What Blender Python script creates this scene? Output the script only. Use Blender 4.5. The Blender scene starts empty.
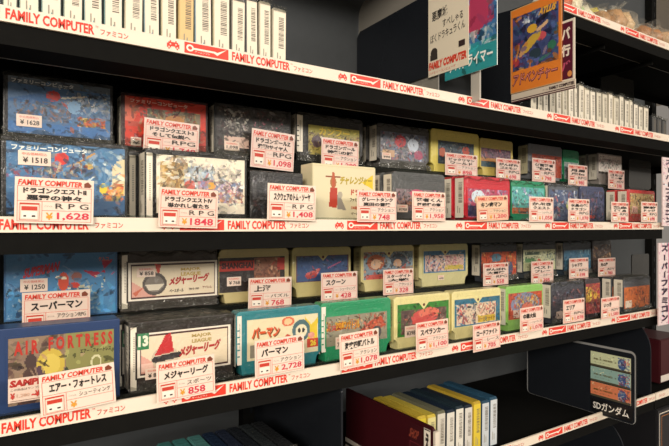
import bpy, bmesh, math, random
from math import sin, cos, tan, atan, pi, radians
from mathutils import Vector
random.seed(7)
SC = bpy.context.scene
COL = SC.collection
EYE = 1.40                      # eye height; shelf heights below are given relative to it
F, D, YAW, HOR = 525.0, 0.56, atan(525.0 / 803.5), 227.0

# ---------- measuring helpers (photo pixel on a known vertical plane -> metres) ----------
def PX(u, Y): return (D + Y) * tan(YAW + atan((u - 334.5) / F))
def PZ(u, v, Y):
    x = PX(u, Y)
    return (HOR - v) * (x * sin(YAW) + (D + Y) * cos(YAW)) / F
def YX(u, X): return X / tan(YAW + atan((u - 334.5) / F)) - D

def lin(c):
    if isinstance(c, str):
        c = c.lstrip('#')
        c = [int(c[i:i + 2], 16) / 255 for i in (0, 2, 4)]
    return tuple((x / 12.92 if x <= .04045 else ((x + .055) / 1.055) ** 2.4) for x in c[:3])

# ---------- materials ----------
MATS = {}
def mat(name, col=None, rough=.5, metal=0., coat=0., wrinkle=0., attr=False, grain=0., spec=.4):
    if name in MATS: return MATS[name]
    m = bpy.data.materials.new(name); m.use_nodes = True
    nt = m.node_tree; b = nt.nodes['Principled BSDF']
    b.inputs['Roughness'].default_value = rough
    b.inputs['Metallic'].default_value = metal
    b.inputs['Coat Weight'].default_value = coat
    b.inputs['Coat Roughness'].default_value = .07
    b.inputs['Specular IOR Level'].default_value = spec
    if attr:
        a = nt.nodes.new('ShaderNodeAttribute'); a.attribute_name = 'Col'
        nt.links.new(a.outputs['Color'], b.inputs['Base Color'])
    else:
        tc = nt.nodes.new('ShaderNodeTexCoord')
        n = nt.nodes.new('ShaderNodeTexNoise'); n.inputs['Scale'].default_value = 60
        n.inputs['Detail'].default_value = 4
        nt.links.new(tc.outputs['Object'], n.inputs['Vector'])
        mr = nt.nodes.new('ShaderNodeMix'); mr.data_type = 'RGBA'
        c = lin(col); k = 1 - (.10 + grain); k2 = 1 + .08 + grain
        mr.inputs['A'].default_value = (*[x * k for x in c], 1)
        mr.inputs['B'].default_value = (*[min(1, x * k2) for x in c], 1)
        nt.links.new(n.outputs['Fac'], mr.inputs['Factor'])
        nt.links.new(mr.outputs['Result'], b.inputs['Base Color'])
    if wrinkle:
        tc2 = nt.nodes.new('ShaderNodeTexCoord')
        mp = nt.nodes.new('ShaderNodeMapping'); mp.inputs['Rotation'].default_value = (0, .6, .3)
        mp.inputs['Scale'].default_value = (60, 60, 75)
        nz = nt.nodes.new('ShaderNodeTexNoise'); nz.inputs['Scale'].default_value = 1.
        nz.inputs['Detail'].default_value = 3; nz.inputs['Distortion'].default_value = 2.2
        bp = nt.nodes.new('ShaderNodeBump'); bp.inputs['Strength'].default_value = wrinkle
        bp.inputs['Distance'].default_value = .010
        nt.links.new(tc2.outputs['Object'], mp.inputs['Vector'])
        nt.links.new(mp.outputs['Vector'], nz.inputs['Vector'])
        nt.links.new(nz.outputs['Fac'], bp.inputs['Height'])
        nt.links.new(bp.outputs['Normal'], b.inputs['Coat Normal'])
    MATS[name] = m
    return m
def clear_mat(name, tint, fac, rough=.12, wrinkle=0., body='#55554f', fr=.5):
    if name in MATS: return MATS[name]
    m = bpy.data.materials.new(name); m.use_nodes = True
    nt = m.node_tree; nt.nodes.clear()
    o = nt.nodes.new('ShaderNodeOutputMaterial'); mx = nt.nodes.new('ShaderNodeMixShader')
    t = nt.nodes.new('ShaderNodeBsdfTransparent'); p = nt.nodes.new('ShaderNodeBsdfPrincipled')
    t.inputs['Color'].default_value = (*lin(tint), 1)
    p.inputs['Base Color'].default_value = (*lin(body), 1); p.inputs['Specular IOR Level'].default_value = 1.0
    p.inputs['Roughness'].default_value = rough
    lw = nt.nodes.new('ShaderNodeLayerWeight'); lw.inputs['Blend'].default_value = .35
    mth = nt.nodes.new('ShaderNodeMath'); mth.operation = 'MULTIPLY_ADD'
    mth.inputs[1].default_value = fr; mth.inputs[2].default_value = fac; mth.use_clamp = True
    nt.links.new(lw.outputs['Fresnel'], mth.inputs[0])
    nt.links.new(mth.outputs[0], mx.inputs['Fac'])
    nt.links.new(t.outputs[0], mx.inputs[1]); nt.links.new(p.outputs[0], mx.inputs[2])
    nt.links.new(mx.outputs[0], o.inputs['Surface'])
    if wrinkle:
        tc = nt.nodes.new('ShaderNodeTexCoord'); nz = nt.nodes.new('ShaderNodeTexNoise')
        nz.inputs['Scale'].default_value = 55; nz.inputs['Distortion'].default_value = 2
        bp = nt.nodes.new('ShaderNodeBump'); bp.inputs['Strength'].default_value = wrinkle
        bp.inputs['Distance'].default_value = .005
        nt.links.new(tc.outputs['Object'], nz.inputs['Vector'])
        nt.links.new(nz.outputs['Fac'], bp.inputs['Height'])
        nt.links.new(bp.outputs['Normal'], p.inputs['Normal'])
    MATS[name] = m
    return m
PRINT = mat('printed_paper', attr=True, rough=.45, coat=.12)
PRINTW = mat('print_under_plastic', attr=True, rough=.4, coat=.9, wrinkle=.9)
PRINTM = mat('matt_print', attr=True, rough=.7)
BLACK = mat('black_shelf_paint', '#141413', rough=.75, grain=.1, spec=.04)
PANEL = mat('grey_back_panel', '#484b4d', rough=.55, spec=.2)
ACRYL = mat('black_acrylic', '#1c1f24', rough=.25, spec=.25)
CLEAR = clear_mat('clear_acrylic', '#e8ecea', .05, .1)
SLEEVE = clear_mat('clear_sleeve', '#f0f0ec', .22, .12, wrinkle=1.)
LIP_LIGHT = mat('lip_edge_highlight', '#a9a59b', rough=.35, metal=.6)  # pale tone paints the light caught along the black lip's edge
def plastic(c, wrapped=True):
    return mat(('wrapped_plastic_' if wrapped else 'plastic_') + c.lstrip('#'), c, rough=.42,
               coat=.85 if wrapped else .2, wrinkle=.8 if wrapped else 0)

# ---------- text glyph cache (built-in font) ----------
TXT = {}
def glyphs(s, bold=0.):
    k = (s, bold)
    if k in TXT: return TXT[k]
    cu = bpy.data.curves.new('t', 'FONT'); cu.body = s; cu.resolution_u = 2; cu.offset = bold
    ob = bpy.data.objects.new('t', cu); COL.objects.link(ob)
    dg = bpy.context.evaluated_depsgraph_get(); dg.update()
    me = ob.evaluated_get(dg).to_mesh()
    vs = [(v.co.x, v.co.y) for v in me.vertices]; fs = [tuple(p.vertices) for p in me.polygons]
    ob.evaluated_get(dg).to_mesh_clear()
    bpy.data.objects.remove(ob); bpy.data.curves.remove(cu)
    if vs:
        x0 = min(v[0] for v in vs); x1 = max(v[0] for v in vs); y0 = min(v[1] for v in vs); y1 = max(v[1] for v in vs)
        vs = [((x - x0) / (x1 - x0), (y - y0) / (y1 - y0)) for x, y in vs]
        asp = (x1 - x0) / (y1 - y0)
    else: asp = 1
    TXT[k] = (vs, fs, asp)
    return TXT[k]

# ---------- mesh builder ----------
class MB:
    def __init__(s): s.v = []; s.f = []; s.c = []; s.m = []
    def face(s, idx, c=(1, 1, 1), m=0): s.f.append(idx); s.c.append(c); s.m.append(m)
    def poly(s, pts, c, m=0):
        b = len(s.v); s.v += [tuple(p) for p in pts]; s.face(tuple(range(b, b + len(pts))), c, m)
    def box(s, x0, y0, z0, x1, y1, z1, c=(1, 1, 1), m=0):
        b = len(s.v)
        s.v += [(x, y, z) for z in (z0, z1) for y in (y0, y1) for x in (x0, x1)]
        for q in ((0, 2, 3, 1), (4, 5, 7, 6), (0, 1, 5, 4), (2, 6, 7, 3), (0, 4, 6, 2), (1, 3, 7, 5)):
            s.face(tuple(b + i for i in q), c, m)
    def build(s, name, mats, parent=None, loc=(0, 0, 0)):
        me = bpy.data.meshes.new(name); me.from_pydata(s.v, [], s.f)
        if not isinstance(mats, (list, tuple)): mats = [mats]
        for m in mats: me.materials.append(m)
        at = me.color_attributes.new('Col', 'FLOAT_COLOR', 'CORNER')
        buf = []
        for p, c in zip(me.polygons, s.c): buf += [*c, 1.0] * p.loop_total
        at.data.foreach_set('color', buf)
        me.polygons.foreach_set('material_index', s.m)
        me.update()
        return link(name, me, parent, loc)
def link(name, me, parent=None, loc=(0, 0, 0)):
    o = bpy.data.objects.new(name, me); COL.objects.link(o); o.location = loc
    if parent: o.parent = parent
    return o
def empty(name, loc, rz=0):
    o = bpy.data.objects.new(name, None); COL.objects.link(o); o.location = loc; o.rotation_euler.z = rz
    o.empty_display_size = .02
    return o
def tag(o, label, cat, group=None):
    o['label'] = label; o['category'] = cat
    if group: o['group'] = group
    return o
def copy_thing(o, loc):
    c = o.copy(); COL.objects.link(c); c.location = loc
    for ch in o.children:
        k = ch.copy(); COL.objects.link(k); k.parent = c
    return c

class Face:                     # a printed rectangle w x h on a plane of a builder
    def __init__(s, mb, o, r, u, w, h, m=0):
        s.mb = mb; s.o = Vector(o); s.r = Vector(r); s.u = Vector(u); s.n = s.r.cross(s.u)
        s.w = w; s.h = h; s.k = 0; s.m = m
    def P(s, x, y, k): return s.o + s.r * (x * s.w) + s.u * (y * s.h) + s.n * (k * .00012 + .0001)
    def poly(s, pts, c, k=None):
        if k is None: s.k += 1; k = s.k
        s.mb.poly([s.P(x, y, k) for x, y in pts], lin(c), s.m)
    def rect(s, x0, y0, x1, y1, c, k=None): s.poly([(x0, y0), (x1, y0), (x1, y1), (x0, y1)], c, k)
    def ell(s, cx, cy, rx, ry, c, n=14):
        s.poly([(cx + rx * cos(2 * pi * i / n), cy + ry * sin(2 * pi * i / n)) for i in range(n)], c)
    def text(s, t, x0, y0, x1, y1, c, bold=0., shear=0., fit=True, rise=0.):
        vs, fs, asp = glyphs(t, bold)
        if not vs: return
        if not fit:
            wmax = (y1 - y0) * s.h * asp / s.w
            if wmax < x1 - x0: x1 = x0 + wmax
        s.k += 1; b = len(s.mb.v); col = lin(c)
        for x, y in vs:
            xx = x0 + (x1 - x0) * x + shear * (y - .5) * (y1 - y0) * s.h / s.w
            s.mb.v.append(tuple(s.P(xx, y0 + (y1 - y0) * y + rise * x, s.k)))
        for f in fs: s.mb.face(tuple(b + i for i in f), col, s.m)
    def frame(s, x0, y0, x1, y1, t, c):
        tx = t / s.w; ty = t / s.h; s.k += 1; k = s.k
        s.rect(x0, y0, x1, y0 + ty, c, k); s.rect(x0, y1 - ty, x1, y1, c, k)
        s.rect(x0, y0 + ty, x0 + tx, y1 - ty, c, k); s.rect(x1 - tx, y0 + ty, x1, y1 - ty, c, k)
    def raster(s, img, nx, ny):
        for j in range(ny):
            i = 0
            while i < nx:
                e = i + 1
                while e < nx and img[j][e] == img[j][i]: e += 1
                s.mb.poly([s.P(a / nx, b / ny, 0) for a, b in ((i, j), (e, j), (e, j + 1), (i, j + 1))], lin(img[j][i]), s.m)
                i = e

# ---------- printed pictures: a tiny painter ----------
def shade(c, k):
    v = [min(255, int(int(c[i:i + 2], 16) * k)) // 4 * 4 for i in (1, 3, 5)]
    return '#%02x%02x%02x' % tuple(v)
def mixc(a, b, k):
    return '#%02x%02x%02x' % tuple(int(int(a[i:i + 2], 16) * (1 - k) + int(b[i:i + 2], 16) * k) // 6 * 6 for i in (1, 3, 5))
def paint(ops, nx, ny, seed=1, busy=0):
    rnd = random.Random(seed)
    img = [['#ffffff'] * nx for _ in range(ny)]
    A = nx / ny
    def fill(test, c):
        for j in range(ny):
            y = (j + .5) / ny
            for i in range(nx):
                if test((i + .5) / nx, y): img[j][i] = c
    for op in ops:
        k = op[0]
        if k == 'r':
            _, x0, y0, x1, y1, c = op; fill(lambda x, y: x0 <= x < x1 and y0 <= y < y1, c)
        elif k == 'e':
            _, cx, cy, rx, ry, c = op; fill(lambda x, y: ((x - cx) / rx) ** 2 + ((y - cy) / ry) ** 2 <= 1, c)
        elif k == 'p':
            _, pts, c = op
            def inside(x, y):
                r = False; n = len(pts); j = n - 1
                for i in range(n):
                    xi, yi = pts[i]; xj, yj = pts[j]
                    if (yi > y) != (yj > y) and x < (xj - xi) * (y - yi) / (yj - yi) + xi: r = not r
                    j = i
                return r
            fill(inside, c)
        elif k == 'l':
            _, x0, y0, x1, y1, w, c = op
            def near(x, y):
                ax, ay = x0 * A, y0; bx, by = x1 * A, y1; px, py = x * A, y
                L = (bx - ax) ** 2 + (by - ay) ** 2 or 1e-9
                t = max(0, min(1, ((px - ax) * (bx - ax) + (py - ay) * (by - ay)) / L))
                return (px - ax - t * (bx - ax)) ** 2 + (py - ay - t * (by - ay)) ** 2 < (w / 2) ** 2
            fill(near, c)
        elif k == 'n':              # scattered dabs of paint
            _, x0, y0, x1, y1, cols, count, size = op
            for _i in range(int(count * 2.6)):
                cx = rnd.uniform(x0, x1); cy = rnd.uniform(y0, y1); a = rnd.uniform(0, pi)
                rx = size * rnd.uniform(.3, 1.05); ry = size * rnd.uniform(.12, .4)
                c = shade(rnd.choice(cols), rnd.choice((.4, .75, .9, 1, 1, 1.08, 1.2))); al = rnd.choice((.35, .55, .75))
                ca, sa = cos(a), sin(a)
                def dab(x, y):
                    dx = (x - cx) * A; dy = y - cy
                    if x < x0 or x > x1 or y < y0 or y > y1: return False
                    return ((dx * ca + dy * sa) / rx) ** 2 + ((-dx * sa + dy * ca) / ry) ** 2 < 1
                j0 = max(0, int((cy - rx) * ny) - 1); j1 = min(ny, int((cy + rx) * ny) + 2)
                i0 = max(0, int((cx - rx / A) * nx) - 1); i1 = min(nx, int((cx + rx / A) * nx) + 2)
                for j in range(j0, j1):
                    for i in range(i0, i1):
                        if dab((i + .5) / nx, (j + .5) / ny): img[j][i] = mixc(img[j][i], c, al)
    if busy:
        for _i in range(busy):
            cx, cy, a = rnd.random(), rnd.random(), rnd.uniform(-.8, .8) + rnd.choice((0, 0, pi / 2)); rx = rnd.uniform(.02, .10); ry = rnd.uniform(.012, .032)
            sx = min(nx - 1, max(0, int((cx + rnd.uniform(-.2, .2)) * nx))); sy = min(ny - 1, max(0, int((cy + rnd.uniform(-.2, .2)) * ny)))
            c = shade(img[sy][sx], rnd.choice((.45, .6, .8, 1, 1.15, 1.35))); ca, sa = cos(a), sin(a)
            for j in range(max(0, int((cy - rx) * ny)), min(ny, int((cy + rx) * ny) + 2)):
                for i in range(max(0, int((cx - rx / A) * nx)), min(nx, int((cx + rx / A) * nx) + 2)):
                    dx = ((i + .5) / nx - cx) * A; dy = (j + .5) / ny - cy
                    if ((dx * ca + dy * sa) / rx) ** 2 + ((-dx * sa + dy * ca) / ry) ** 2 < 1: img[j][i] = mixc(img[j][i], c, .6)
    return img

# ================= THE SHELVING =================
Z_A, Z_B, Z_C, Z_D, Z_T, Z_E = .185, -.005, -.188, -.366, .384, -.545     # rail bottoms, relative to the eye
RAIL = .0145; TOPOFF = .006
unit = empty('shelving_unit', (0, 0, 0))
tag(unit, 'black metal shop shelving unit with red and white printed shelf edges', 'shelving')
XL, XR, XEND = -.62, 1.208, 1.75
def rail_strip(x0, x1, z, shelf, cuts=(), phase=.0095):
    mb = MB(); y = -.003
    mb.box(x0, y, z, x1, y + .003, z + RAIL, lin('#e6d9c7'))
    Wd = x1 - x0
    fc = Face(mb, (x0, y, z), (1, 0, 0), (0, 0, 1), Wd, RAIL)
    P = .2158; n0 = math.floor((x0 - phase) / P); n1 = math.ceil((x1 - phase) / P)
    RED = '#dd3a28'
    def g(x): return (x - x0) / Wd
    for n in range(n0, n1 + 1):
        b = phase + n * P
        if b > x0 and b + .076 < x1:
            fc.k = 0; fc.text('FAMILY COMPUTER', g(b), .16, g(b + .0735), .84, RED, bold=.035)
            fc.text('TM', g(b + .0745), .68, g(b + .077), .8, RED)
        if b + .079 > x0 and b + .105 < x1:
            fc.k = 0; fc.text('ファミコン', g(b + .079), .24, g(b + .105), .64, '#c8503c', bold=.02)
        if b + .143 > x0 and b + .157 < x1:          # small pixel crab mark
            rows = ('..x...x..', '.xxxxxxx.', 'xx.xxx.xx', 'xxxxxxxxx', 'x.x...x.x', '.x.....x.')
            fc.k = 1
            for j, r in enumerate(rows):
                for i, ch in enumerate(r):
                    if ch == 'x':
                        xa = b + .1435 + i * .00145
                        fc.rect(g(xa), .8 - (j + 1) * .105, g(xa + .00147), .8 - j * .105, RED, 1)
        if b + .162 > x0 and b + .2115 < x1:
            fc.k = 0; fc.rect(g(b + .162), .1, g(b + .2115), .9, RED)
            fc.poly([(g(b + .168), .42), (g(b + .1945), .42), (g(b + .1985), .28), (g(b + .2095), .86), (g(b + .1985), .5), (g(b + .196), .56), (g(b + .168), .56)], '#efe3d2')
            fc.ell(g(b + .168), .5, .0042 / Wd, .26, '#efe3d2')
            fc.ell(g(b + .168), .5, .0022 / Wd, .13, RED)
            fc.text('ゲームソフト', g(b + .173), .2, g(b + .190), .37, '#efe3d2')
    return mb.build('label_rail', PRINT, shelf)
def add_shelf(x0, x1, z, depth, strips):
    mb = MB(); t = z + TOPOFF
    mb.box(x0, 0, t - .002, x1, depth, t)                 # deck
    mb.box(x0, 0, z - .020, x1, .0025, z + RAIL - .001)             # front lip
    mb.box(x0, .0025, z - .020, x1, .046, z - .018)          # return flange
    mb.box(x0, depth - .002, z - .012, x1, depth, t - .002)
    for xx in (x0, x1 - .002): mb.box(xx, .0025, z - .018, xx + .002, depth - .002, t - .002)
    sh = mb.build('shelf', BLACK, unit)
    e = MB(); e.box(x0, .0455, z - .0205, x1, .0465, z - .0175)  # thin strip, its highlight put into the colour
    e.build('lip_edge', LIP_LIGHT, sh)
    for a, b, ph in strips: rail_strip(a, b, z, sh, phase=ph)
    return sh
E0 = EYE
def world_up():
    unit.location.z = EYE
add_shelf(XL, XEND, Z_A, .285, [(XL, XEND, .0105)]); add_shelf(XL, XR, Z_B, .285, [(XL, XR, .0055)])
add_shelf(XL, XR, Z_C, .285, [(XL, .3735, .0075), (.3745, XR, -.003)]); add_shelf(XL, 1.172, Z_D, .285, [(XL, 1.172, -.013)])
add_shelf(1.176, XEND, Z_D, .285, [(1.176, XEND, .03)])
add_shelf(.813, XEND, Z_T, .235, [(.813, XEND, .03)]); add_shelf(XL, .797, .475, .285, [(XL, .797, .0105)]); add_shelf(XL, XEND, Z_E, .285, [(XL, XEND, .0095)])
mb = MB()
mb.box(XL, .296, -1.38, XEND, .304, .82)
mb.build('back_panel', PANEL, unit)
mb = MB()
for x in (XL, .374, XR, XEND):                              # slotted uprights
    mb.box(x - .014, .275, -1.39, x + .014, .296, .82)
    for k in range(60): mb.box(x - .002, .2742, -1.3 + k * .035, x + .002, .2752, -1.285 + k * .035, m=1)
mb.build('upright', [BLACK, ACRYL], unit)
mb = MB(); mb.box(XL, 0, -1.4, XEND, .3, -1.28); mb.build('plinth', BLACK, unit)
for x in (XR, 1.02):
    m_ = MB()
    for z in (Z_T,):
        b = len(m_.v)
        m_.box(x - .0015, .02, z - .03, x + .0015, .2349, z - .0125)
    m_.build('bracket', BLACK, unit)
world_up()

# floor and ceiling of the shop
mb = MB(); mb.box(-4, -4.5, -.1, 6, 3, 0); fl = mb.build('floor', mat('floor_tiles', '#8d8377', rough=.35)); fl['kind'] = 'structure'
mb = MB(); mb.box(-4, -4.5, 2.7, 6, 3, 2.8); ce = mb.build('ceiling', mat('ceiling_board', '#cfc8bc', rough=.8)); ce['kind'] = 'structure'

# clear acrylic stepped risers
def riser(z, top, label):
    mb = MB(); s = z + TOPOFF
    mb.box(XL + .02, .008, 0, XR - .02, .09, .002)
    mb.box(XL + .02, .09, 0, XR - .02, .0925, top - s)
    mb.box(XL + .02, .0925, top - s - .0025, XR - .02, .2, top - s)
    mb.box(XL + .02, .006, .0, XR - .02, .008, .011)
    for x in (XL + .02, .3, .62, .92, XR - .022): mb.box(x, .0925, 0, x + .002, .2, top - s - .0025)
    o = mb.build('display_riser', CLEAR, None, (0, 0, EYE + s))
    tag(o, label, 'display riser')
RB, RC = .0945, -.1015
riser(Z_B, RB, 'clear acrylic step under the cartridges of the upper display shelf')
riser(Z_C, RC, 'clear acrylic step under the cartridges of the lower display shelf')

# ================= CARTRIDGES =================
T = .020
def outline(w, h, style):
    if style == 'box': return [(0, 0), (w, 0), (w, h), (0, h)]
    n = .013; i = .008; a = .004                                    # narrow connector neck below, shoulders above
    return [(i, 0), (w - i, 0), (w - i, n), (w, n + .003), (w, h - a), (w - a, h), (a, h), (0, h - a), (0, n + .003), (i, n)]
def shell_mesh(w, h, t, style, material, lab):
    bm = bmesh.new()
    pts = outline(w, h, style)
    lo = [bm.verts.new((x, 0, z)) for x, z in pts]; hi = [bm.verts.new((x, t, z)) for x, z in pts]
    n = len(pts)
    bm.faces.new(lo); bm.faces.new(hi[::-1])
    for i in range(n):
        j = (i + 1) % n; bm.faces.new((lo[j], lo[i], hi[i], hi[j]))
    bmesh.ops.bevel(bm, geom=list(bm.edges), offset=.0016 if style != 'box' else .0012, segments=2, profile=.6, affect='EDGES')
    def bx(x0, y0, z0, x1, y1, z1):
        r = bmesh.ops.create_cube(bm, size=1)
        for v in r['verts']:
            v.co = Vector(((x0 + x1) / 2 + v.co.x * (x1 - x0), (y0 + y1) / 2 + v.co.y * (y1 - y0), (z0 + z1) / 2 + v.co.z * (z1 - z0)))
    x0, z0, x1, z1 = lab[0] * w, lab[1] * h, lab[2] * w, lab[3] * h
    b = .0018; p = .0009                                                # raised rim round the label
    bx(x0 - b, -p, z0 - b, x1 + b, .0005, z0); bx(x0 - b, -p, z1, x1 + b, .0005, z1 + b)
    bx(x0 - b, -p, z0, x0, .0005, z1); bx(x1, -p, z0, x1 + b, .0005, z1)
    if style != 'box':
        top = h - .003; k = 0
        while top - .0022 > z1 + b + .001 and k < 3:                     # grip ridges over the label
            bx(w * .1, -.0007, top - .0022, w * .9, .0005, top - .001); top -= .003; k += 1
        for q in range(5):                                              # side grip ribs
            zz = h * .3 + q * h * .1
            bx(.0016, -.0007, zz, .0016 + .003, .0005, zz + .0016) if x0 - b > .006 else None
    bm.normal_update()
    me = bpy.data.meshes.new('shell'); bm.to_mesh(me); bm.free(); me.materials.append(material)
    return me
def side_sticker(h, t, root, z0=.006, white='#eae2cf', seed=0, at_front=False, foot=None):
    mb = MB(); rnd = random.Random(seed)
    hh = h - z0 - .004; w = t - .0016
    if at_front: fc = Face(mb, (.0008, -.0002, z0), (1, 0, 0), (0, 0, 1), w, hh)
    else: fc = Face(mb, (-.0002, t - .0008, z0), (0, -1, 0), (0, 0, 1), w, hh)
    fc.rect(0, 0, 1, 1, white, 0); fc.k = 1
    if foot: fc.rect(0, 0, 1, .07, foot, 1); fc.poly([(.3, .07), (.5, .22), (.62, .07)], foot, 1)
    c = '#6a6256'
    zc = .38
    while zc < .9:                                            # barcode
        d = rnd.choice((.006, .01, .016)); fc.rect(.42, zc, .84, zc + d, c, 1); zc += d + rnd.choice((.008, .014))
    for k in range(2): fc.rect(.3 + .22 * k, .12, .38 + .22 * k, .3 - .05 * k, '#9a9282', 2)
    return mb.build('side_label', PRINT, root)
def sleeve(w, h, t, root, seed):
    rnd = random.Random(seed); mb = MB(); n = 14
    def strip(f0, f1):
        b = len(mb.v)
        for i in range(n + 1):
            a = i / n
            mb.v.append(f0(a)); mb.v.append(f1(a))
        for i in range(n): mb.face((b + 2 * i, b + 2 * i + 2, b + 2 * i + 3, b + 2 * i + 1))
    j = lambda s: rnd.uniform(-s, s)
    strip(lambda a: (-.001 + (w + .002) * a, -.002 + j(.0007), h * .93 + j(.003)), lambda a: (-.001 + (w + .002) * a, .003 + j(.003), h + .002 + j(.0016)))
    strip(lambda a: (-.001 + (w + .002) * a, .004, h + .0005), lambda a: (-.001 + (w + .002) * a, t + j(.001), h + .002 + j(.001)))
    strip(lambda a: (w + .0004, -.001, h * a), lambda a: (w + .002 + j(.001), .006 + j(.001), h * a))
    strip(lambda a: (-.001 + (w + .002) * a, -.002 + j(.0007), .010 + j(.003)), lambda a: (-.001 + (w + .002) * a, -.0035 + j(.0012), .001))
    mb.build('plastic_sleeve', SLEEVE, root)

GRP = {'B1': 'cartridges on the back step of the upper display shelf', 'B0': 'cartridges in front on the upper display shelf',
       'C1': 'cartridges on the back step of the lower display shelf', 'C0': 'cartridges in front on the lower display shelf'}
YF = {0: .030, 1: .100}
BASE = {'B0': Z_B + TOPOFF + .002, 'B1': RB, 'C0': Z_C + TOPOFF + .002, 'C1': RC}
def cart(row, desc, uL, uR, color, style, lab, ops, n=1, h=None, t=T, wrap=True, texts=(), sticker=None, notch=None,
         side=True, res=None, busy=130, seed=3, slv=False, name='game_cartridge', dy=0, sidecol='#eae2cf', fs=None, dx=.004):
    tier = int(row[1]); Y = YF[tier] + dy
    x0, x1 = PX(uL, Y), PX(uR, Y); w = x1 - x0; e = 0
    if fs:                                   # the white end label folds round onto the front edge
        xs_ = PX(fs, Y); e = x0 - xs_; w2 = w + e
        lab = ((lab[0] * w + e) / w2, lab[1], (lab[2] * w + e) / w2, lab[3]); x0 = xs_; w = w2
        if sticker: sticker = (sticker[0] + e / w,) + tuple(sticker[1:])
    if h is None: h = {'B0': .078, 'B1': .072, 'C0': .077, 'C1': .072}[row]
    root = empty(name, (x0, Y, EYE + BASE[row]))
    tag(root, desc, 'boxed game' if name == 'boxed_game' else 'game cartridge', GRP[row])
    link('shell', shell_mesh(w, h, t, style, plastic(color, wrap), lab), root)
    mb = MB(); lw, lh = (lab[2] - lab[0]) * w, (lab[3] - lab[1]) * h
    fc = Face(mb, (lab[0] * w, -.0004, lab[1] * h), (1, 0, 0), (0, 0, 1), lw, lh)
    nx = res or max(24, int(lw / .108 * 105)); ny = max(10, int(nx * lh / lw))
    fc.raster(paint(ops, nx, ny, seed, busy), nx, ny)
    for tx in texts:
        s_, a, b, c_, d_, colr = tx[:6]
        fc.text(s_, a, b, c_, d_, colr, bold=tx[6] if len(tx) > 6 else .03, shear=tx[7] if len(tx) > 7 else 0, rise=tx[8] if len(tx) > 8 else 0)
    if notch:
        fc.poly([(.40, 1.01), (.5, .78), (.60, 1.01)], color); fc.k += 1
        fc.ell(.5, .93, .0022 / lw, .0022 / lh, '#5a2018')
    mb.build('label', PRINTW if wrap else PRINT, root)
    if side: side_sticker(h, t, root, z0=.012 if style != 'box' else .004, seed=seed, white=sidecol)
    if fs:
        m2 = MB(); z_ = .014 if style != 'box' else .004
        f2 = Face(m2, (.0014, -.0003, z_), (1, 0, 0), (0, 0, 1), e - .002, h - z_ - .005); f2.rect(0, 0, 1, 1, sidecol, 0); f2.k = 1
        zc = .3
        while zc < .85: f2.rect(.45, zc, .7, zc + .012, '#8a8272', 1); zc += .028
        m2.build('end_label', PRINT, root)
    if slv: sleeve(w, h, t, root, seed)
    for k in range(1, n):
        c = copy_thing(root, (x0 - dx * k, Y + (t + .003) * k, EYE + BASE[row]))
        c['label'] = 'second copy stacked behind the ' + desc.split(' in the ')[0].split(' on the ')[0].split(' at the ')[0]
    if sticker:
        sx, sz, txt = sticker[:3]; sw, shh = (sticker[3:5] if len(sticker) > 3 else (.021, .012))
        mb = MB(); mb.box(sx * w, -.0016, sz * h, sx * w + sw, -.0013, sz * h + shh, lin('#e9d3c2'))
        f2 = Face(mb, (sx * w, -.0016, sz * h), (1, 0, 0), (0, 0, 1), sw, shh)
        f2.text('中古価格税込', .12, .68, .88, .88, '#d8563c'); f2.text(txt, .14, .16, .9, .56, '#3b3530', bold=.02)
        mb.build('price_sticker', PRINT, root)
    return root

FULL = (.035, .05, .965, .95); MID = (.09, .25, .91, .84); FAMI = 'ファミリーコンピュータ'
def R_(x0, y0, x1, y1, c): return ('r', x0, y0, x1, y1, c)
def bg(c): return ('r', 0, 0, 1, 1, c)

# ---- upper display, back step ----
cart('B1', 'blue boxed game leaning at the left end of the upper back step', 3, 113, '#181818', 'box', (.04, .1, .97, .94), [
    bg('#4a6e96'), R_(0, .88, 1, 1, '#5b6670'), ('p', [(0, .6), (.3, .75), (.5, .7), (.4, .55), (0, .55)], '#2c5f94'),
    ('e', .42, .72, .07, .10, '#c8352c'), ('n', .05, .25, .6, .6, ['#8a5a48', '#b07a5c', '#6f6a70', '#40648a'], 40, .09),
    R_(0, .0, 1, .2, '#3d6fa8'), ('n', .55, .35, 1, .85, ['#7d93a8', '#a5a9ae', '#506f94', '#c3bcb0'], 50, .09),
    ('e', .63, .55, .07, .12, '#7fa6c8'), ('n', .66, .2, .95, .4, ['#c9552f', '#d9b63a', '#a8402e'], 30, .07),
    ('l', .5, .7, .75, .78, .03, '#d9cfb8'), ('n', .4, .6, .98, .98, ['#c9c4b8', '#55606c'], 16, .035)],
    texts=[(FAMI, .03, .89, .62, .97, '#d4d6d2')], sticker=(.11, .2, '¥ 1628', .024, .013), side=False, t=.026, seed=11, busy=110, name='boxed_game', slv=True)
cart('B1', 'red boxed game with gold framed picture on the upper back step', 121, 208, '#3a1512', 'box', (.04, .04, .97, .95), [
    bg('#d63a24'), R_(.26, .18, .93, .80, '#8f8265'), ('n', .26, .18, .93, .8, ['#6a6f5c', '#b39a5c', '#56604e', '#c9a66a', '#8c4a34'], 70, .09),
    ('e', .6, .6, .12, .1, '#c98a4a'), ('p', [(0, 1), (.18, .8), (.1, .5), (0, .5)], '#e06a4c'), ('e', .12, .72, .05, .07, '#a8542c'),
    R_(.1, .06, .25, .26, '#8e1f18'), R_(.03, .4, .24, .5, '#c24b38')],
    texts=[(FAMI, .06, .87, .76, .95, '#f2c9b0')], sticker=(.1, .05, '¥', .012, .010), seed=12, name='boxed_game', t=.024, slv=True, h=.066)
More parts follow.
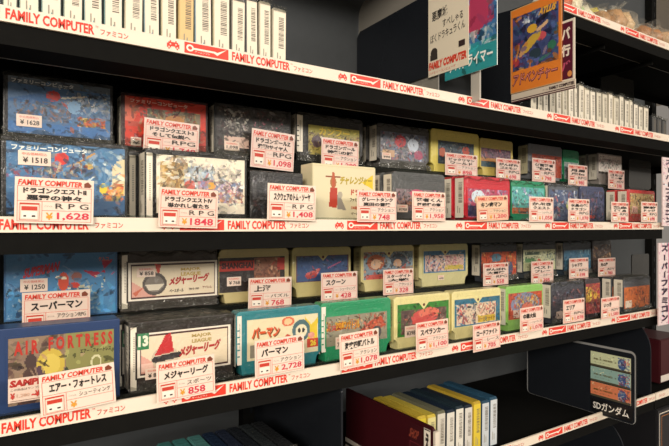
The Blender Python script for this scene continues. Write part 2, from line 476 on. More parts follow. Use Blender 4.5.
cart('B1', 'grey sleeved cartridge with white and black artwork on the upper back step', 214, 291, '#2b2a29', 'box', (.03, .06, .97, .95), [
    bg('#3c3936'), ('n', 0, 0, 1, 1, ['#2b2927', '#57534e', '#77716a', '#4a2f2c'], 80, .1),
    ('n', .1, .3, .42, .95, ['#cfc6b8', '#e2d9cb', '#8d867d', '#3a3634'], 40, .08), R_(.1, .12, .42, .36, '#d9b9a8'), ('n', .5, .5, .9, .9, ['#8b8580', '#c06a7c', '#4f4a48'], 20, .06)],
    sticker=(.12, .1, '1,098'), seed=13, slv=True, h=.069)
cart('B1', 'black sleeved cartridge with a small yellow-green label on the upper back step', 303, 363, '#2c2b28', 'cart', (.08, .16, .93, .76), [
    bg('#b6ad52'), R_(0, .0, 1, .75, '#a89a52'), ('n', 0, 0, 1, .8, ['#7d7a4c', '#c9bb7a', '#5a5a4c', '#9a7040', '#d8cfa8'], 45, .12), ('e', .16, .45, .1, .2, '#5b4a50')],
    n=1, texts=[('カンフー', .2, .7, .8, .95, '#f0d24a', .04)], seed=14, fs=296, slv=True)
cart('B1', 'grey sleeved cartridge with red and blue label on the upper back step', 377, 429, '#4d4b48', 'cart', (.06, .2, .94, .82), [
    bg('#6f7480'), ('n', 0, 0, 1, 1, ['#a4555a', '#7a8db0', '#c8c3c0', '#4c5468', '#a49a8a'], 60, .14), ('e', .42, .7, .12, .22, '#c8434a'), ('e', .7, .6, .12, .25, '#c9d3e0'), ('e', .82, .25, .1, .18, '#a8506a'), R_(.04, .1, .3, .35, '#c5a080')],
    n=2, sticker=(.08, .2, '¥498', .018, .010), seed=15, slv=True)
cart('B1', 'large yellow cartridge with dark framed label on the upper back step', 431, 479, '#e2d26c', 'cart', (.13, .2, .88, .74), [
    bg('#3c4a56'), ('n', .03, .05, .97, .95, ['#8fa9b8', '#c8c6b8', '#4a6272', '#6f8c98', '#2c3540'], 50, .14), ('e', .78, .65, .1, .2, '#c04a3a'), ('e', .12, .5, .08, .2, '#b55a3c')],
    side=False, h=.075, seed=16)
cart('B1', 'yellow cartridge with purple and brown label on the upper back step', 480, 513, '#d4bf68', 'cart', (.02, .24, .92, .74), [
    bg('#6c4f63'), R_(0, .0, 1, .3, '#39535e'), R_(0, .3, 1, .48, '#b07a3c'), ('n', 0, .45, 1, 1, ['#8a6a78', '#a8808c', '#b85a48', '#4f4258'], 30, .16)],
    side=False, h=.070, seed=17)
cart('B1', 'pale grey cartridge with a red and orange label on the upper back step', 528, 562, '#75787c', 'cart', (.1, .1, .97, .72), [
    bg('#a8452f'), ('n', 0, 0, 1, 1, ['#c86a48', '#8a3a34', '#d8a078', '#6c4a50'], 30, .16)], n=1, seed=18, t=.024, sidecol='#c3bb98')
cart('B1', 'green topped cartridge at the right of the upper back step', 563, 579, '#178a5a', 'cart', (.05, .1, .95, .62), [
    bg('#9aa6a0'), ('n', 0, 0, 1, 1, ['#5c6a78', '#c9c3b8', '#7a8a98'], 16, .2)], side=False, h=.069, seed=19)
cart('B1', 'white edged cartridge with grey and pink label, rightmost on the upper back step', 597, 622, '#8c8680', 'cart', (.05, .35, .96, .95), [
    bg('#d8d0c6'), R_(0, 0, 1, .12, '#2a2826'), ('n', .05, .3, .95, .8, ['#a87a80', '#7c8a78', '#c9a8a0', '#5c5a58'], 26, .14)], n=2, seed=20, sidecol='#d9d2c2')

# ---- upper display, front row ----
cart('B0', 'large blue boxed game in a black border, leftmost in the upper front row', 1, 128, '#1b1b1a', 'box', (.035, .1, .97, .95), [
    bg('#41709a'), R_(.0, .0, 1, .3, '#345f8a'), ('n', .55, .25, 1, .95, ['#5c88b0', '#8fa9bc', '#c9cfc8', '#3c6c9c'], 55, .08),
    ('e', .44, .80, .06, .09, '#d0332a'), ('n', .28, .5, .62, .75, ['#8c5a44', '#c49a70', '#a04c58', '#d8c8a0'], 26, .06), ('l', .55, .72, .72, .9, .03, '#b48a50'),
    ('e', .68, .66, .05, .11, '#3c5c84'), ('e', .68, .72, .035, .05, '#c9a24c'), ('p', [(.85, .3), (1, .3), (1, .85), (.92, .8)], '#d8c9a0'), ('e', .93, .6, .05, .18, '#e0cfa8'),
    ('n', .8, .22, .99, .48, ['#d96a3c', '#e08a4a', '#c9a848'], 26, .07), ('e', .8, .4, .035, .08, '#dcc338'), ('n', .0, .5, .3, .66, ['#a8485c', '#7c4a60'], 8, .05)],
    texts=[(FAMI, .04, .88, .66, .96, '#dfe6e0', .04)], sticker=(.12, .68, '¥ 1518', .028, .014), side=False, t=.028, h=.084, seed=21, name='boxed_game', slv=True)
cart('B0', 'white boxed game with pastel group artwork in the upper front row', 153, 247, '#1d1c1b', 'box', (.03, .15, .97, .93), [
    bg('#e9dfc8'), ('n', .04, .3, .34, .88, ['#b8924c', '#c9a96c', '#8c6c44', '#d8c498'], 90, .10), ('n', .3, .3, .64, .88, ['#9cb0c0', '#b8a898', '#7f94a8', '#b8c0bc'], 90, .09),
    ('n', .62, .5, .96, .85, ['#d8cdb8', '#c8c4c0', '#dcd4c0'], 30, .09), ('n', .45, .2, .98, .58, ['#b06a70', '#9a8ab0', '#c98a5c', '#6f7fa0', '#c8a0a8'], 80, .08), ('n', .05, .85, .95, .98, ['#cfc6b0', '#ece4d0'], 16, .05), ('e', .36, .5, .06, .09, '#c05a4c'), ('e', .6, .5, .04, .07, '#d8a040')],
    n=2, t=.028, h=.083, seed=22, fs=145, dx=0.011, name='boxed_game', slv=True)
cart('B0', 'black boxed game almost hidden behind its price card in the upper front row', 250, 303, '#272625', 'box', (.04, .1, .96, .92), [
    bg('#2b2a2c'), ('n', 0, 0, 1, 1, ['#3c3c40', '#4c3634', '#353c42', '#222020'], 40, .14), R_(.0, .45, .3, .95, '#4a4a4c'), R_(.08, .5, .24, .85, '#2f3032')], side=False, h=.066, seed=23)
cart('B0', 'cream boxed game with a red figure and yellow lettering in the upper front row', 312, 375, '#d9cfa8', 'box', (.02, .04, .98, .96), [
    bg('#dbd2ae'), R_(0, .0, 1, .06, '#c8b880'), R_(.27, .3, .37, .62, '#b4402c'), ('e', .31, .72, .05, .1, '#a86a3c'), ('l', .2, .82, .42, .82, .03, '#8c4a2c'), ('l', .31, .88, .31, .6, .05, '#b45838'),
    ('p', [(.26, .62), (.24, .28), (.36, .26), (.36, .6)], '#b03a28'), ('p', [(.38, .5), (.44, .44), (.52, .22), (.38, .24)], '#8f8a80'), ('e', .42, .5, .04, .06, '#a8a090'), ('p', [(.78, .74), (.98, .62), (.98, .9), (.86, .8)], '#e0c028')],
    texts=[('チャレンジャー', .42, .68, .96, .84, '#b09a20', .06, .2, .02), ('ドラゴン', .6, .5, .9, .62, '#b83c2c', .05), ('ファミリー', .58, .38, .78, .45, '#4c4030'), ('日本語版', .6, .24, .72, .3, '#c0502c'), ('ゲーム', .6, .14, .72, .19, '#5c5040')],
    wrap=False, h=.081, t=.03, seed=24, busy=0, side=False, name='boxed_game')
cart('B0', 'dark grey cartridge with a dense comic label in the upper front row', 392, 445, '#4a4c4c', 'cart', (.06, .27, .94, .68), [
    bg('#7c6c70'), ('n', 0, 0, 1, 1, ['#4c4448', '#b8685c', '#d8c8b8', '#c0507c', '#2c2a30', '#8c8a90'], 60, .16), ('e', .45, .8, .16, .2, '#c84868'), ('e', .82, .7, .09, .24, '#9fbcd0'), ('n', .05, 0, .35, .7, ['#2c2426', '#b87c50'], 14, .13)],
    n=2, sticker=(.08, .24, '¥1958', .02, .011), seed=25)
cart('B0', 'bright red cartridge with a blue and pink label in the upper front row', 464, 510, '#c42534', 'cart', (.07, .16, .95, .74), [
    bg('#b04a68'), ('n', 0, 0, 1, 1, ['#d98ab0', '#a8cbe0', '#c83c50', '#e8dce0', '#78a0c8'], 40, .14), R_(0, .05, .4, .4, '#2c2e54'), ('e', .25, .72, .16, .24, '#cfe0ea'), ('e', .25, .6, .09, .14, '#dcb080'), R_(.4, .1, .95, .3, '#c8303c')],
    n=2, h=.080, seed=26, slv=True)
cart('B0', 'green sleeved cartridge with turquoise artwork in the upper front row', 511, 545, '#1d8c62', 'cart', (.02, .26, .97, .86), [
    bg('#5cb0a8'), ('n', 0, 0, 1, 1, ['#8fd0d0', '#3c9c94', '#a888c0', '#d8e4dc', '#4a88b8'], 50, .14), R_(0, .0, .55, .22, '#b8643c'), R_(.2, .02, .5, .1, '#3c342c')],
    side=False, h=.078, seed=27, slv=True)
cart('B0', 'smoky sleeved cartridge with a multicoloured picture beside the green one', 548, 578, '#5b6068', 'cart', (.03, .12, .97, .86), [
    bg('#4a5a7c'), ('n', 0, 0, 1, 1, ['#3c4a70', '#8c98a8', '#b8605c', '#c8ccd0', '#38486c'], 36, .16), ('e', .7, .5, .1, .16, '#b8c070')], side=True, h=.077, seed=28, slv=True)
cart('B0', 'navy cartridge with dim red lettering in the upper front row', 580, 604, '#3f4664', 'cart', (.04, .1, .97, .88), [
    bg('#3b4362'), ('n', 0, 0, 1, 1, ['#2c3450', '#5c5c74', '#a85048', '#7c8490'], 26, .16), R_(.1, .1, .6, .2, '#a83c30')], side=False, h=.077, seed=29)
cart('B0', 'red edged cartridge with gold and green label, rightmost in the upper front row', 627, 655, '#c23a38', 'cart', (.08, .1, .95, .9), [
    bg('#b8a06c'), R_(0, 0, 1, .28, '#c03a28'), ('n', 0, .3, 1, .95, ['#8c8a54', '#c8a058', '#d8c890', '#6c5a34', '#a86a44'], 36, .14), R_(.1, .3, .32, .55, '#e8b8a8')],
    n=2, h=.077, seed=30)

# ---- lower display, back step ----
cart('C1', 'blue boxed game with a flying figure and red arched title on the lower back step', 4, 117, '#2f5f8c', 'box', (.015, .03, .985, .97), [
    bg('#447ca8'), ('n', 0, 0, 1, .5, ['#3c80b4', '#2c6c9c', '#4c90bc'], 20, .12), ('n', .1, .0, .85, .32, ['#d8d2b8', '#9cb4bc', '#e4dcc4'], 26, .07),
    ('p', [(.68, .72), (.9, .66), (.86, .86), (.98, .88), (.80, .58)], '#b02c48'), ('n', .44, .3, .9, .62, ['#e0d4a8', '#c8b890'], 14, .06), ('e', .6, .58, .07, .14, '#6c7c94'),
    ('e', .5, .55, .05, .15, '#c8482c'), ('e', .62, .62, .05, .07, '#8c5044'), ('e', .6, .48, .05, .05, '#c03a30'), ('l', .44, .62, .52, .6, .04, '#e6dcc0')],
    texts=[('SUPERMAN', .15, .62, .46, .78, '#c23440', .05, .2, .1), ('ケムコ', .83, .86, .93, .93, '#d8703c')], sticker=(.13, .42, '¥ 1250', .026, .014), side=False, t=.027, h=.074, seed=31, busy=60, name='boxed_game')
MJ = [bg('#e6dcc8'), ('r', .02, .03, .98, .97, '#e6dcc8')]
def mj(green):
    o = [bg('#e9e0cf'), R_(.025, .05, .975, .95, '#4a2c2a'), R_(.04, .09, .96, .91, '#e2d2b4'),
         ('p', [(.04, .09), (.3, .09), (.04, .5)], '#d8a090')]
    if green: o += [R_(.0, .62, .12, 1, '#2f7a4c'), ('e', .28, .38, .14, .26, '#c8b8a0'), ('p', [(.17, .45), (.28, .9), (.34, .95), (.37, .5)], '#c02c30'), ('l', .18, .36, .42, .42, .14, '#343032'), ('l', .2, .24, .34, .2, .05, '#5a4a40'), R_(.04, .12, .16, .3, '#e8c0b0')]
    else: o += [('p', [(.28, .95), (.35, .93), (.32, .6)], '#c84a3c'), ('e', .28, .42, .13, .3, '#57504a'), ('e', .28, .42, .10, .22, '#7c746a'), ('p', [(.18, .4), (.38, .4), (.32, .24), (.22, .24)], '#d8cdb8'), ('p', [(.04, .2), (.16, .34), (.08, .12)], '#c86a50')]
    return o
cart('C1', 'black sleeved cartridge with a wide white label on the lower back step', 128, 217, '#3b332c', 'box', (.0, .17, 1.0, .80), mj(False), n=1,
     texts=[('MAJOR', .57, .72, .80, .82, '#c0a050', .04), ('LEAGUE', .57, .6, .80, .70, '#c0a050', .04), ('メジャーリーグ', .44, .34, .9, .58, '#b02c2c', .07, .15, .08), ('ベースボール', .44, .16, .6, .26, '#55504a'), ('TM © 1989', .66, .2, .78, .26, '#6c5c50'), ('アイレム', .82, .22, .93, .29, '#8c4c40')], sticker=(.08, .56, '¥ 858', .022, .012), seed=32, fs=120.5, busy=0, h=.073, slv=True)
cart('C1', 'gold cartridge with a red titled black label on the lower back step', 219, 289, '#c2b27c', 'cart', (.0, .2, .93, .84), [
    bg('#2c2422'), R_(0, .62, .52, .92, '#b93426'), R_(.52, .25, .93, .98, '#8c5a44'), ('n', .52, .25, .93, .98, ['#b07858', '#6c4434', '#c8a080', '#4c3028'], 24, .1), R_(.88, .6, 1, .95, '#b83c34')],
    texts=[('SHANGHAI', .03, .68, .5, .86, '#401614', .06)], sticker=(.1, .32, '¥ 768', .02, .012), side=False, seed=33, busy=25)
cart('C1', 'gold cartridge with a notched blue label and red spaceship on the lower back step', 292, 351, '#b9ac72', 'cart', (.06, .3, .95, .83), [
    bg('#5c3c4c'), R_(.02, .03, .98, .97, '#36507c'), ('n', .05, .3, .95, .9, ['#4c6c94', '#2c4468'], 12, .1), ('p', [(.15, .25), (.22, .1), (.36, .16), (.46, .5), (.34, .42)], '#b04440'), ('l', .2, .3, .42, .46, .08, '#c8605c'), ('l', .3, .6, .36, .35, .04, '#a85058'), ('l', .6, .5, .84, .72, .05, '#a8587c'), ('l', .55, .3, .9, .36, .04, '#5c3c60')],
    notch=True, side=True, sidecol='#b5aa7c', seed=34, busy=50)
cart('C1', 'cream cartridge with a notched orange and blue face label on the lower back step', 361, 414, '#cfc38a', 'cart', (.04, .26, .97, .86), [
    bg('#7c8c98'), ('n', 0, 0, 1, 1, ['#a85c40', '#4c7a98', '#c8a078', '#3c4c5c', '#8cb0b8', '#b8483c'], 60, .14), ('e', .24, .62, .17, .28, '#a85a38'), ('e', .24, .55, .1, .18, '#d0a888'), ('e', .7, .66, .16, .26, '#46505c'), ('e', .68, .55, .09, .16, '#c89c7c'), R_(.05, .0, .95, .16, '#c85c54')],
    notch=True, side=True, sidecol='#c3b98a', seed=35)
cart('C1', 'cream cartridge with a thin blue framed notched label on the lower back step', 419, 468, '#cdc691', 'cart', (.08, .32, .94, .84), [
    bg('#44779c'), R_(.04, .05, .96, .80, '#d8b8a8'), ('n', .06, .06, .5, .8, ['#4c5c8c', '#c8586c', '#38405c', '#9cb0c8'], 34, .12), R_(.5, .1, .94, .3, '#c8b048'), ('n', .5, .3, .94, .76, ['#d87c90', '#e0b0b0', '#b85c74'], 20, .12)],
    notch=True, side=True, sidecol='#c3b98a', sticker=(.36, .14, '498', .014, .008), seed=36)
cart('C1', 'black sleeved cartridge with an orange label on the lower back step', 480, 517, '#3f434a', 'cart', (.03, .12, .97, .76), [
    bg('#c65330'), ('n', 0, 0, 1, 1, ['#d8844c', '#a83a2c', '#3c4a54', '#c89c5c', '#b8442c'], 30, .15), ('e', .42, .76, .14, .18, '#527a8c'), ('e', .8, .3, .1, .3, '#4c5a78')], texts=[('LOT', .4, .38, .56, .5, '#e8e0d0')], n=1, seed=37, slv=True)
cart('C1', 'black sleeved cartridge with a pale green label on the lower back step', 523, 556, '#454a4f', 'cart', (.0, .2, .97, .78), [
    bg('#c3c69c'), ('n', .6, .4, 1, .9, ['#5c707c', '#8c9c98', '#3c4c54'], 14, .12), R_(.05, .75, .5, .9, '#3f5440'), R_(.05, .4, .35, .6, '#4f7c4c'), ('e', .48, .45, .06, .12, '#c85c4c')], texts=[('ベストプレー', .05, .55, .5, .7, '#3c4438')], seed=38, slv=True)
cart('C1', 'dark sleeved cartridge with icy blue artwork on the lower back step', 563, 591, '#3c4852', 'cart', (.03, .1, .97, .72), [
    bg('#3f708c'), ('n', 0, 0, 1, 1, ['#6ca0b8', '#2c5470', '#a8c8d0', '#4888a8'], 30, .15)], seed=39, slv=True)
cart('C1', 'dark brown picture cartridge at the right end of the lower back step', 592, 611, '#34302f', 'cart', (.03, .1, .97, .86), [
    bg('#4c3a30'), ('n', 0, 0, 1, 1, ['#8c6c4c', '#2c2624', '#b08c68', '#6c4438'], 24, .18)], side=False, seed=40)

# ---- lower display, front row ----
cart('C0', 'blue boxed game with an olive and purple label in the lower front row', -6, 120, '#253c66', 'box', (.10, .1, .945, .88), [
    bg('#868450'), R_(0, 0, .52, 1, '#8a7460'), ('n', 0, .1, .5, 1, ['#94806c', '#806458', '#a08c68'], 30, .12), ('e', .38, .55, .13, .24, '#c2aa48'), ('e', .38, .55, .09, .16, '#d0ba58'),
    ('e', .2, .62, .055, .12, '#4a3a38'), ('p', [(.08, .0), (.14, .5), (.22, .55), (.36, .0)], '#4c3834'), ('l', .28, .5, .36, .1, .1, '#55404a'), ('p', [(.02, .1), (.1, .4), (.12, .0)], '#5c3c34'), ('e', .53, .3, .03, .18, '#3c4438'), ('n', .3, .0, .56, .2, ['#4c4440', '#6c4c40'], 8, .06), ('e', .82, .5, .055, .12, '#ccc8a0'), ('e', .82, .5, .038, .085, '#868450')],
    texts=[('A I R', .05, .74, .27, .95, '#b53328', .04), ('F O R T R E S S', .36, .76, .985, .97, '#b53328', .04), ('エアー・フォートレス', .66, .66, .97, .73, '#3a3524', .03), ('HAL', .79, .3, .85, .35, '#d0cca8'), ('取説', .58, .2, .67, .25, '#3a3524')],
    side=False, t=.03, h=.083, wrap=False, seed=41, busy=60, name='boxed_game')
cart('C0', 'black cased cartridge with white label and green corner badge in the lower front row', 137, 233, '#2c2622', 'box', (.0, .22, .97, .84), mj(True),
     texts=[('13', .01, .7, .11, .95, '#e8e4d0', .05), ('MAJOR', .56, .76, .78, .86, '#b09858', .04), ('LEAGUE', .56, .65, .78, .74, '#b09858', .04), ('メジャーリーグ', .43, .34, .88, .6, '#b02c2c', .07, .15, .08)], n=2, h=.077, t=.022, seed=42, fs=129, dx=0.010, busy=0, slv=True, sticker=(.07, .18, '¥ 858', .02, .012))
cart('C0', 'teal cartridge with a cream cartoon label in the lower front row', 242, 321, '#2b7c84', 'cart', (.055, .22, .955, .86), [
    bg('#e0d4ae'), ('p', [(.85, .2), (.98, .2), (1, .9), (.9, .72), (.8, .95), (.84, .5)], '#ddbe2e'), ('e', .56, .86, .09, .12, '#d86a48'), ('e', .56, .86, .06, .08, '#e6c090'), ('e', .75, .6, .13, .28, '#4c6a70'), ('e', .75, .58, .085, .17, '#e2d8b8'), ('e', .72, .6, .02, .06, '#2c2c2c'), ('e', .78, .6, .02, .06, '#2c2c2c'), ('e', .9, .44, .05, .08, '#d8907c'), ('p', [(.46, .4), (.55, .55), (.66, .42)], '#c8503c'), R_(.84, .12, 1, .36, '#c8402c'), R_(.04, .06, .1, .38, '#8a8474')],
    texts=[('パーマン', .08, .49, .45, .77, '#7c4a20', .05, .1), ('パーマン', .065, .52, .435, .80, '#d8562c', .05, .1), ('26', .88, .16, .97, .32, '#e6c840', .06)], h=.078, seed=43, fs=236, busy=0, sidecol='#e6e0d2')
cart('C0', 'green cartridge with a grey racing car label in the lower front row', 326, 391, '#279060', 'cart', (.0, .26, .93, .76), [
    bg('#8f8a76'), ('n', .0, .3, .95, .8, ['#a09880', '#7c7868'], 18, .12), ('n', .0, .5, .52, .85, ['#c8882c', '#d8a83c', '#b8582c'], 24, .1), ('p', [(.5, .35), (.72, .72), (.9, .85), (.98, .5), (.8, .3)], '#b84c34'), ('n', .5, .35, .98, .95, ['#c85c3c', '#8c3c2c', '#d89460', '#5c3c38'], 30, .1), ('e', .82, .28, .08, .22, '#4c4a4c'), ('e', .82, .28, .045, .13, '#8c8884'), ('e', .56, .25, .06, .15, '#3c3838')],
    texts=[('激突', .02, .5, .16, .7, '#b8342c', .06, .1), ('四駆バトル', .15, .49, .54, .78, '#8c2c1c', .09, .1), ('四駆バトル', .155, .5, .535, .77, '#e0a030', .02, .1)], sticker=(.12, .2, '7x8', .016, .016), wrap=True, h=.079, seed=44, fs=320.5, busy=60, sidecol='#e6e0d2')
cart('C0', 'cream cartridge with a green framed notched label in the lower front row', 394, 450, '#ded496', 'cart', (.05, .24, .97, .85), [
    bg('#2f7c2c'), R_(.07, .06, .95, .8, '#5c4440'), ('n', .07, .06, .95, .8, ['#4c3c40', '#8c6860', '#2c2a30', '#a0847c'], 34, .13), ('e', .52, .55, .26, .22, '#c8504c'), ('e', .6, .66, .2, .16, '#d8705c'), ('l', .3, .4, .7, .6, .12, '#c04440')],
    notch=True, sidecol='#d0c484', sticker=(.17, .22, '¥398', .022, .017), h=.078, seed=45)
cart('C0', 'yellow cream cartridge with a blue framed notched label in the lower front row', 452, 501, '#e0d698', 'cart', (.04, .27, .97, .83), [
    bg('#2c6c88'), R_(.05, .05, .90, .80, '#d8c4a8'), ('n', .06, .05, .45, .8, ['#4c5478', '#b84c4c', '#2c3450', '#9ca8b8'], 34, .12), R_(.5, .08, .88, .3, '#c8a838'), ('n', .45, .3, .9, .78, ['#d87c6c', '#c84c48', '#e0b89c'], 22, .12)],
    texts=[('ロードファイト', .5, .12, .88, .26, '#7c4c28')], notch=True, sidecol='#d8ca84', h=.078, seed=46)
cart('C0', 'light green cartridge with a red framed label in the lower front row', 506, 543, '#8cc062', 'cart', (.05, .26, .96, .84), [
    bg('#b84a30'), ('e', .5, .55, .42, .44, '#7c84a0'), ('n', .15, .4, .88, .88, ['#d8903c', '#8c94b0', '#c8502c', '#e0b848', '#54587c'], 44, .13), ('e', .55, .4, .16, .2, '#c86a58'), R_(.15, .05, .32, .35, '#e2c4b4')], h=.078, n=1, seed=47, sidecol='#d9d8c6')
cart('C0', 'black cartridge with dim reddish artwork in the lower front row', 551, 584, '#42444c', 'cart', (.04, .12, .97, .80), [
    bg('#3c3a44'), ('n', 0, 0, 1, 1, ['#5c3c44', '#2c3444', '#9c6058', '#5c7088', '#7c7c84'], 34, .15), R_(.12, .0, .4, .26, '#c8b0a0')], seed=48, slv=True)
cart('C0', 'yellow and crimson picture cartridge in the lower front row', 585, 600, '#3c3438', 'cart', (.03, .12, .97, .88), [
    bg('#a03c3c'), ('n', 0, .4, 1, .9, ['#d8b83c', '#c89c34', '#8c2c34', '#e0cc50'], 22, .2), ('n', 0, 0, 1, .4, ['#c86a64', '#5c3448'], 10, .2)], side=False, h=.078, seed=49)
cart('C0', 'black cartridge with a bright orange label in the lower front row', 623, 650, '#4a4d52', 'cart', (.03, .1, .97, .72), [
    bg('#c8682c'), ('n', .05, .55, .9, .9, ['#8c3c1c', '#a84c20'], 14, .14), ('n', .4, .1, 1, .5, ['#5c2c20', '#e09048', '#9c3c24'], 20, .14), R_(.05, .05, .3, .38, '#e2d0bc')], n=2, h=.073, seed=50, slv=True)

# ================= PRICE CARDS =================
def console_icon(fc, x0, y0, x1, y1):
    w, h = x1 - x0, y1 - y0
    fc.rect(x0, y0, x1, y1, '#e6d6c4'); fc.rect(x0, y0 + h * .9, x1, y1, '#c8442f'); fc.rect(x0 + w * .1, y0 + h * .56, x1 - w * .1, y0 + h * .80, '#c23a2a')
    fc.rect(x0 + w * .1, y0 + h * .08, x1 - w * .1, y0 + h * .5, '#efe6d8')
    fc.rect(x0 + w * .2, y0 + h * .18, x0 + w * .34, y0 + h * .28, '#3a3230'); fc.rect(x0 + w * .62, y0 + h * .18, x0 + w * .8, y0 + h * .28, '#3a3230')
    fc.frame(x0, y0, x1, y1, .0003, '#c8442f')
def card(target, uL, uR, vT, vB, rear, title, genre, price, sub=None, tint='#efdccb', tiltx=0, label=None, tilt=0):
    Y = .0845 if rear else -.0075
    x0, x1 = PX(uL, Y), PX(uR, Y); um = (uL + uR) / 2
    zt, zb = PZ(um, vT, Y), PZ(um, vB, Y); w, h = x1 - x0, zt - zb
    mb = MB(); mb.box(0, 0, 0, w, .0008, h, tuple(c * .93 for c in lin(tint)))
    fc = Face(mb, (0, 0, 0), (1, 0, 0), (0, 0, 1), w, h); RD = '#d6402c'
    fc.k = 1; fc.text('FAMILY COMPUTER', .04, .825, .85, .95, RD, bold=.035, shear=.12)
    fc.poly([(.87, .83), (.95, .83), (.97, .88), (.92, .96), (.87, .92)], '#7a3a24')
    L = .00035
    def hl(y, x0_=.03): fc.rect(x0_, y, .97, y + L / h, RD, 1)
    def vl(x, a, b): fc.rect(x, a, x + L / w, b, RD, 1)
    hl(.80); hl(.48); hl(.28, .33); hl(.04); vl(.03, .04, .8); vl(.97 - L / w, .04, .8); vl(.33, .04, .48)
    k = 1
    if sub:
        fc.text(title, .10, .655, .90, .785, '#1c1714', bold=.04, rise=.0); fc.text(sub, .14, .505, .84, .625, '#1c1714', bold=.035)
    else:
        a = min(.88, .14 + .13 * len(title)); fc.text(title, .12, .54, max(.5, a), .75, '#1a1512', bold=.04, rise=.015)
    fc.text('ジャンル', .36, .36, .46, .40, '#6a5a50'); fc.text(genre, .5, .33, .93, .45, '#2b2521', bold=.0)
    fc.k = 1; console_icon(fc, .06, .07, .30, .44)
    fc.k = 1; fc.text('¥', .38, .08, .47, .24, '#d8962c', bold=.03)
    if price: fc.text(price, .52, .07, .52 + min(.42, .1 * len(price)), .25, '#cf3348', bold=.02)
    o = mb.build('price_card', PRINT, None, (x0, Y - .0008, EYE + zb))
    o.rotation_euler = (radians(tiltx), radians(tilt), 0)
    tag(o, label or ('red-headed price card in front of the ' + target), 'price card', 'red-headed price cards')
    return o
# back step of the upper display
card('red boxed game with gold framed picture', 143, 198, 120, 155, 1, 'ドラゴンクエスト3', 'RPG', '1,748', sub='そして伝説へ', tint='#ecd2c4', tilt=2)
card('grey sleeved cartridge with white artwork', 250, 293, 130, 168, 1, 'ドラゴンボールZ', 'RPG', '1,098', sub='強襲!サイヤ人', tint='#ead2c6', tilt=3)
card('small yellow-green label in black sleeve', 321, 358, 139, 170, 1, 'ドラゴンボール', 'アクション', '1,298', sub='神龍の謎', tint='#ead2c6', tilt=1)
card('large yellow cartridge', 445, 477, 154, 176, 1, 'ビックリマン', 'アクション', '898', sub='ワールド', tint='#ead2c6')
card('yellow cartridge with purple and brown label', 496, 520, 159, 180, 1, 'がんばれ', 'RPG', '698', sub='ゴエモン', tint='#ead2c6')
card('pale grey cartridge with red and orange label', 532, 555, 159, 182, 1, '仮面忍者', 'RPG', '798', sub='花丸', tint='#ead2c6')
card('green topped cartridge', 568, 587, 165, 186, 1, '月風', 'RPG', '980', sub='魔伝', tint='#e8cfc2')
card('white edged cartridge, topmost at the right', 608, 624, 170, 189, 1, 'ゴルゴ', 'ADV', '598', sub='第一章', tint='#ead2c6')
# front row of the upper display
card('large blue boxed game in a black border', 14, 93, 178, 223, 0, 'ドラゴンクエストII', 'R P G', '1,628', sub='悪霊の神々', tilt=1)
card('white boxed game with pastel artwork', 158, 217, 188, 227, 0, 'ドラゴンクエストIV', 'R P G', '1848', sub='導かれし者たち', tint='#ecd2c2', tilt=1.5)
card('black boxed game almost hidden', 267, 315, 184, 220, 0, 'スクウェアのトム・ソーヤ', 'R P G', '1,408', tilt=1)
card('cream boxed game with a red figure', 357, 396, 191, 222, 0, 'グレートタンク', 'アクション', '748', sub='真田の冒険', tint='#edd6c8')
card('dark grey cartridge with a dense comic label', 412, 445, 192, 221, 0, '忍者くん', 'アクション', '1,958', sub='阿修羅の章', tint='#f0d8c8')
card('bright red cartridge', 477, 508, 197, 222, 0, 'キン肉マン', 'アクション', '1,200', tint='#e9c7a8', tilt=-3)
card('green sleeved cartridge with turquoise artwork', 529, 553, 197, 222, 0, 'かぶき', 'シューティング', '1,058', sub='クエスト', tint='#efdacb')
card('smoky and navy cartridges', 568, 589, 199, 222, 0, '水晶の龍', 'RPG', '1,078', sub='ドラゴン', tint='#efdacb')
card('pale spines left of the red edged cartridge', 611, 628, 202, 222, 0, '熱血', 'RPG', '898', sub='行進曲', tint='#efdacb', label='red-headed price card beside white spines left of the red edged cartridge')
card('red edged cartridge with gold and green label', 641, 657, 202, 222, 0, '高校', 'RPG', '698', sub='ドッジ', tint='#efdacb')
# back step of the lower display
card('blue boxed game with a flying figure', 22, 90, 291, 331, 1, 'スーパーマン', 'アクションRPG', '1,250', tint='#e6cfbe')
card('gold cartridge with a red titled black label', 248, 291, 277, 307, 1, '上海', 'パズル', '768', tint='#ecd6c6', tilt=1)
card('gold cartridge with notched blue label', 321, 357, 272, 300, 1, 'スクーン', 'シューティング', '428', tint='#efd6c8')
card('cream cartridge with orange and blue face label', 383, 413, 269, 294, 1, 'スターゲイト', 'アクション', '328', sub='大戦', tint='#efd6c8')
card('orange label black sleeved cartridge', 483, 508, 263, 285, 1, 'がんばれ', 'RPG', '558', sub='大冒険', tint='#efd6c8')
card('pale green label black sleeved cartridge', 531, 553, 261, 284, 1, 'ベスト', 'スポーツ', '398', sub='プレー', tint='#efd6c8')
card('icy blue artwork cartridge', 569, 588, 258, 278, 1, 'シャドウ', 'RPG', '698', tint='#efd6c8')
card('dark brown picture cartridge', 598, 615, 258, 276, 1, '月の扉', 'ADV', '780', tint='#efd6c8')
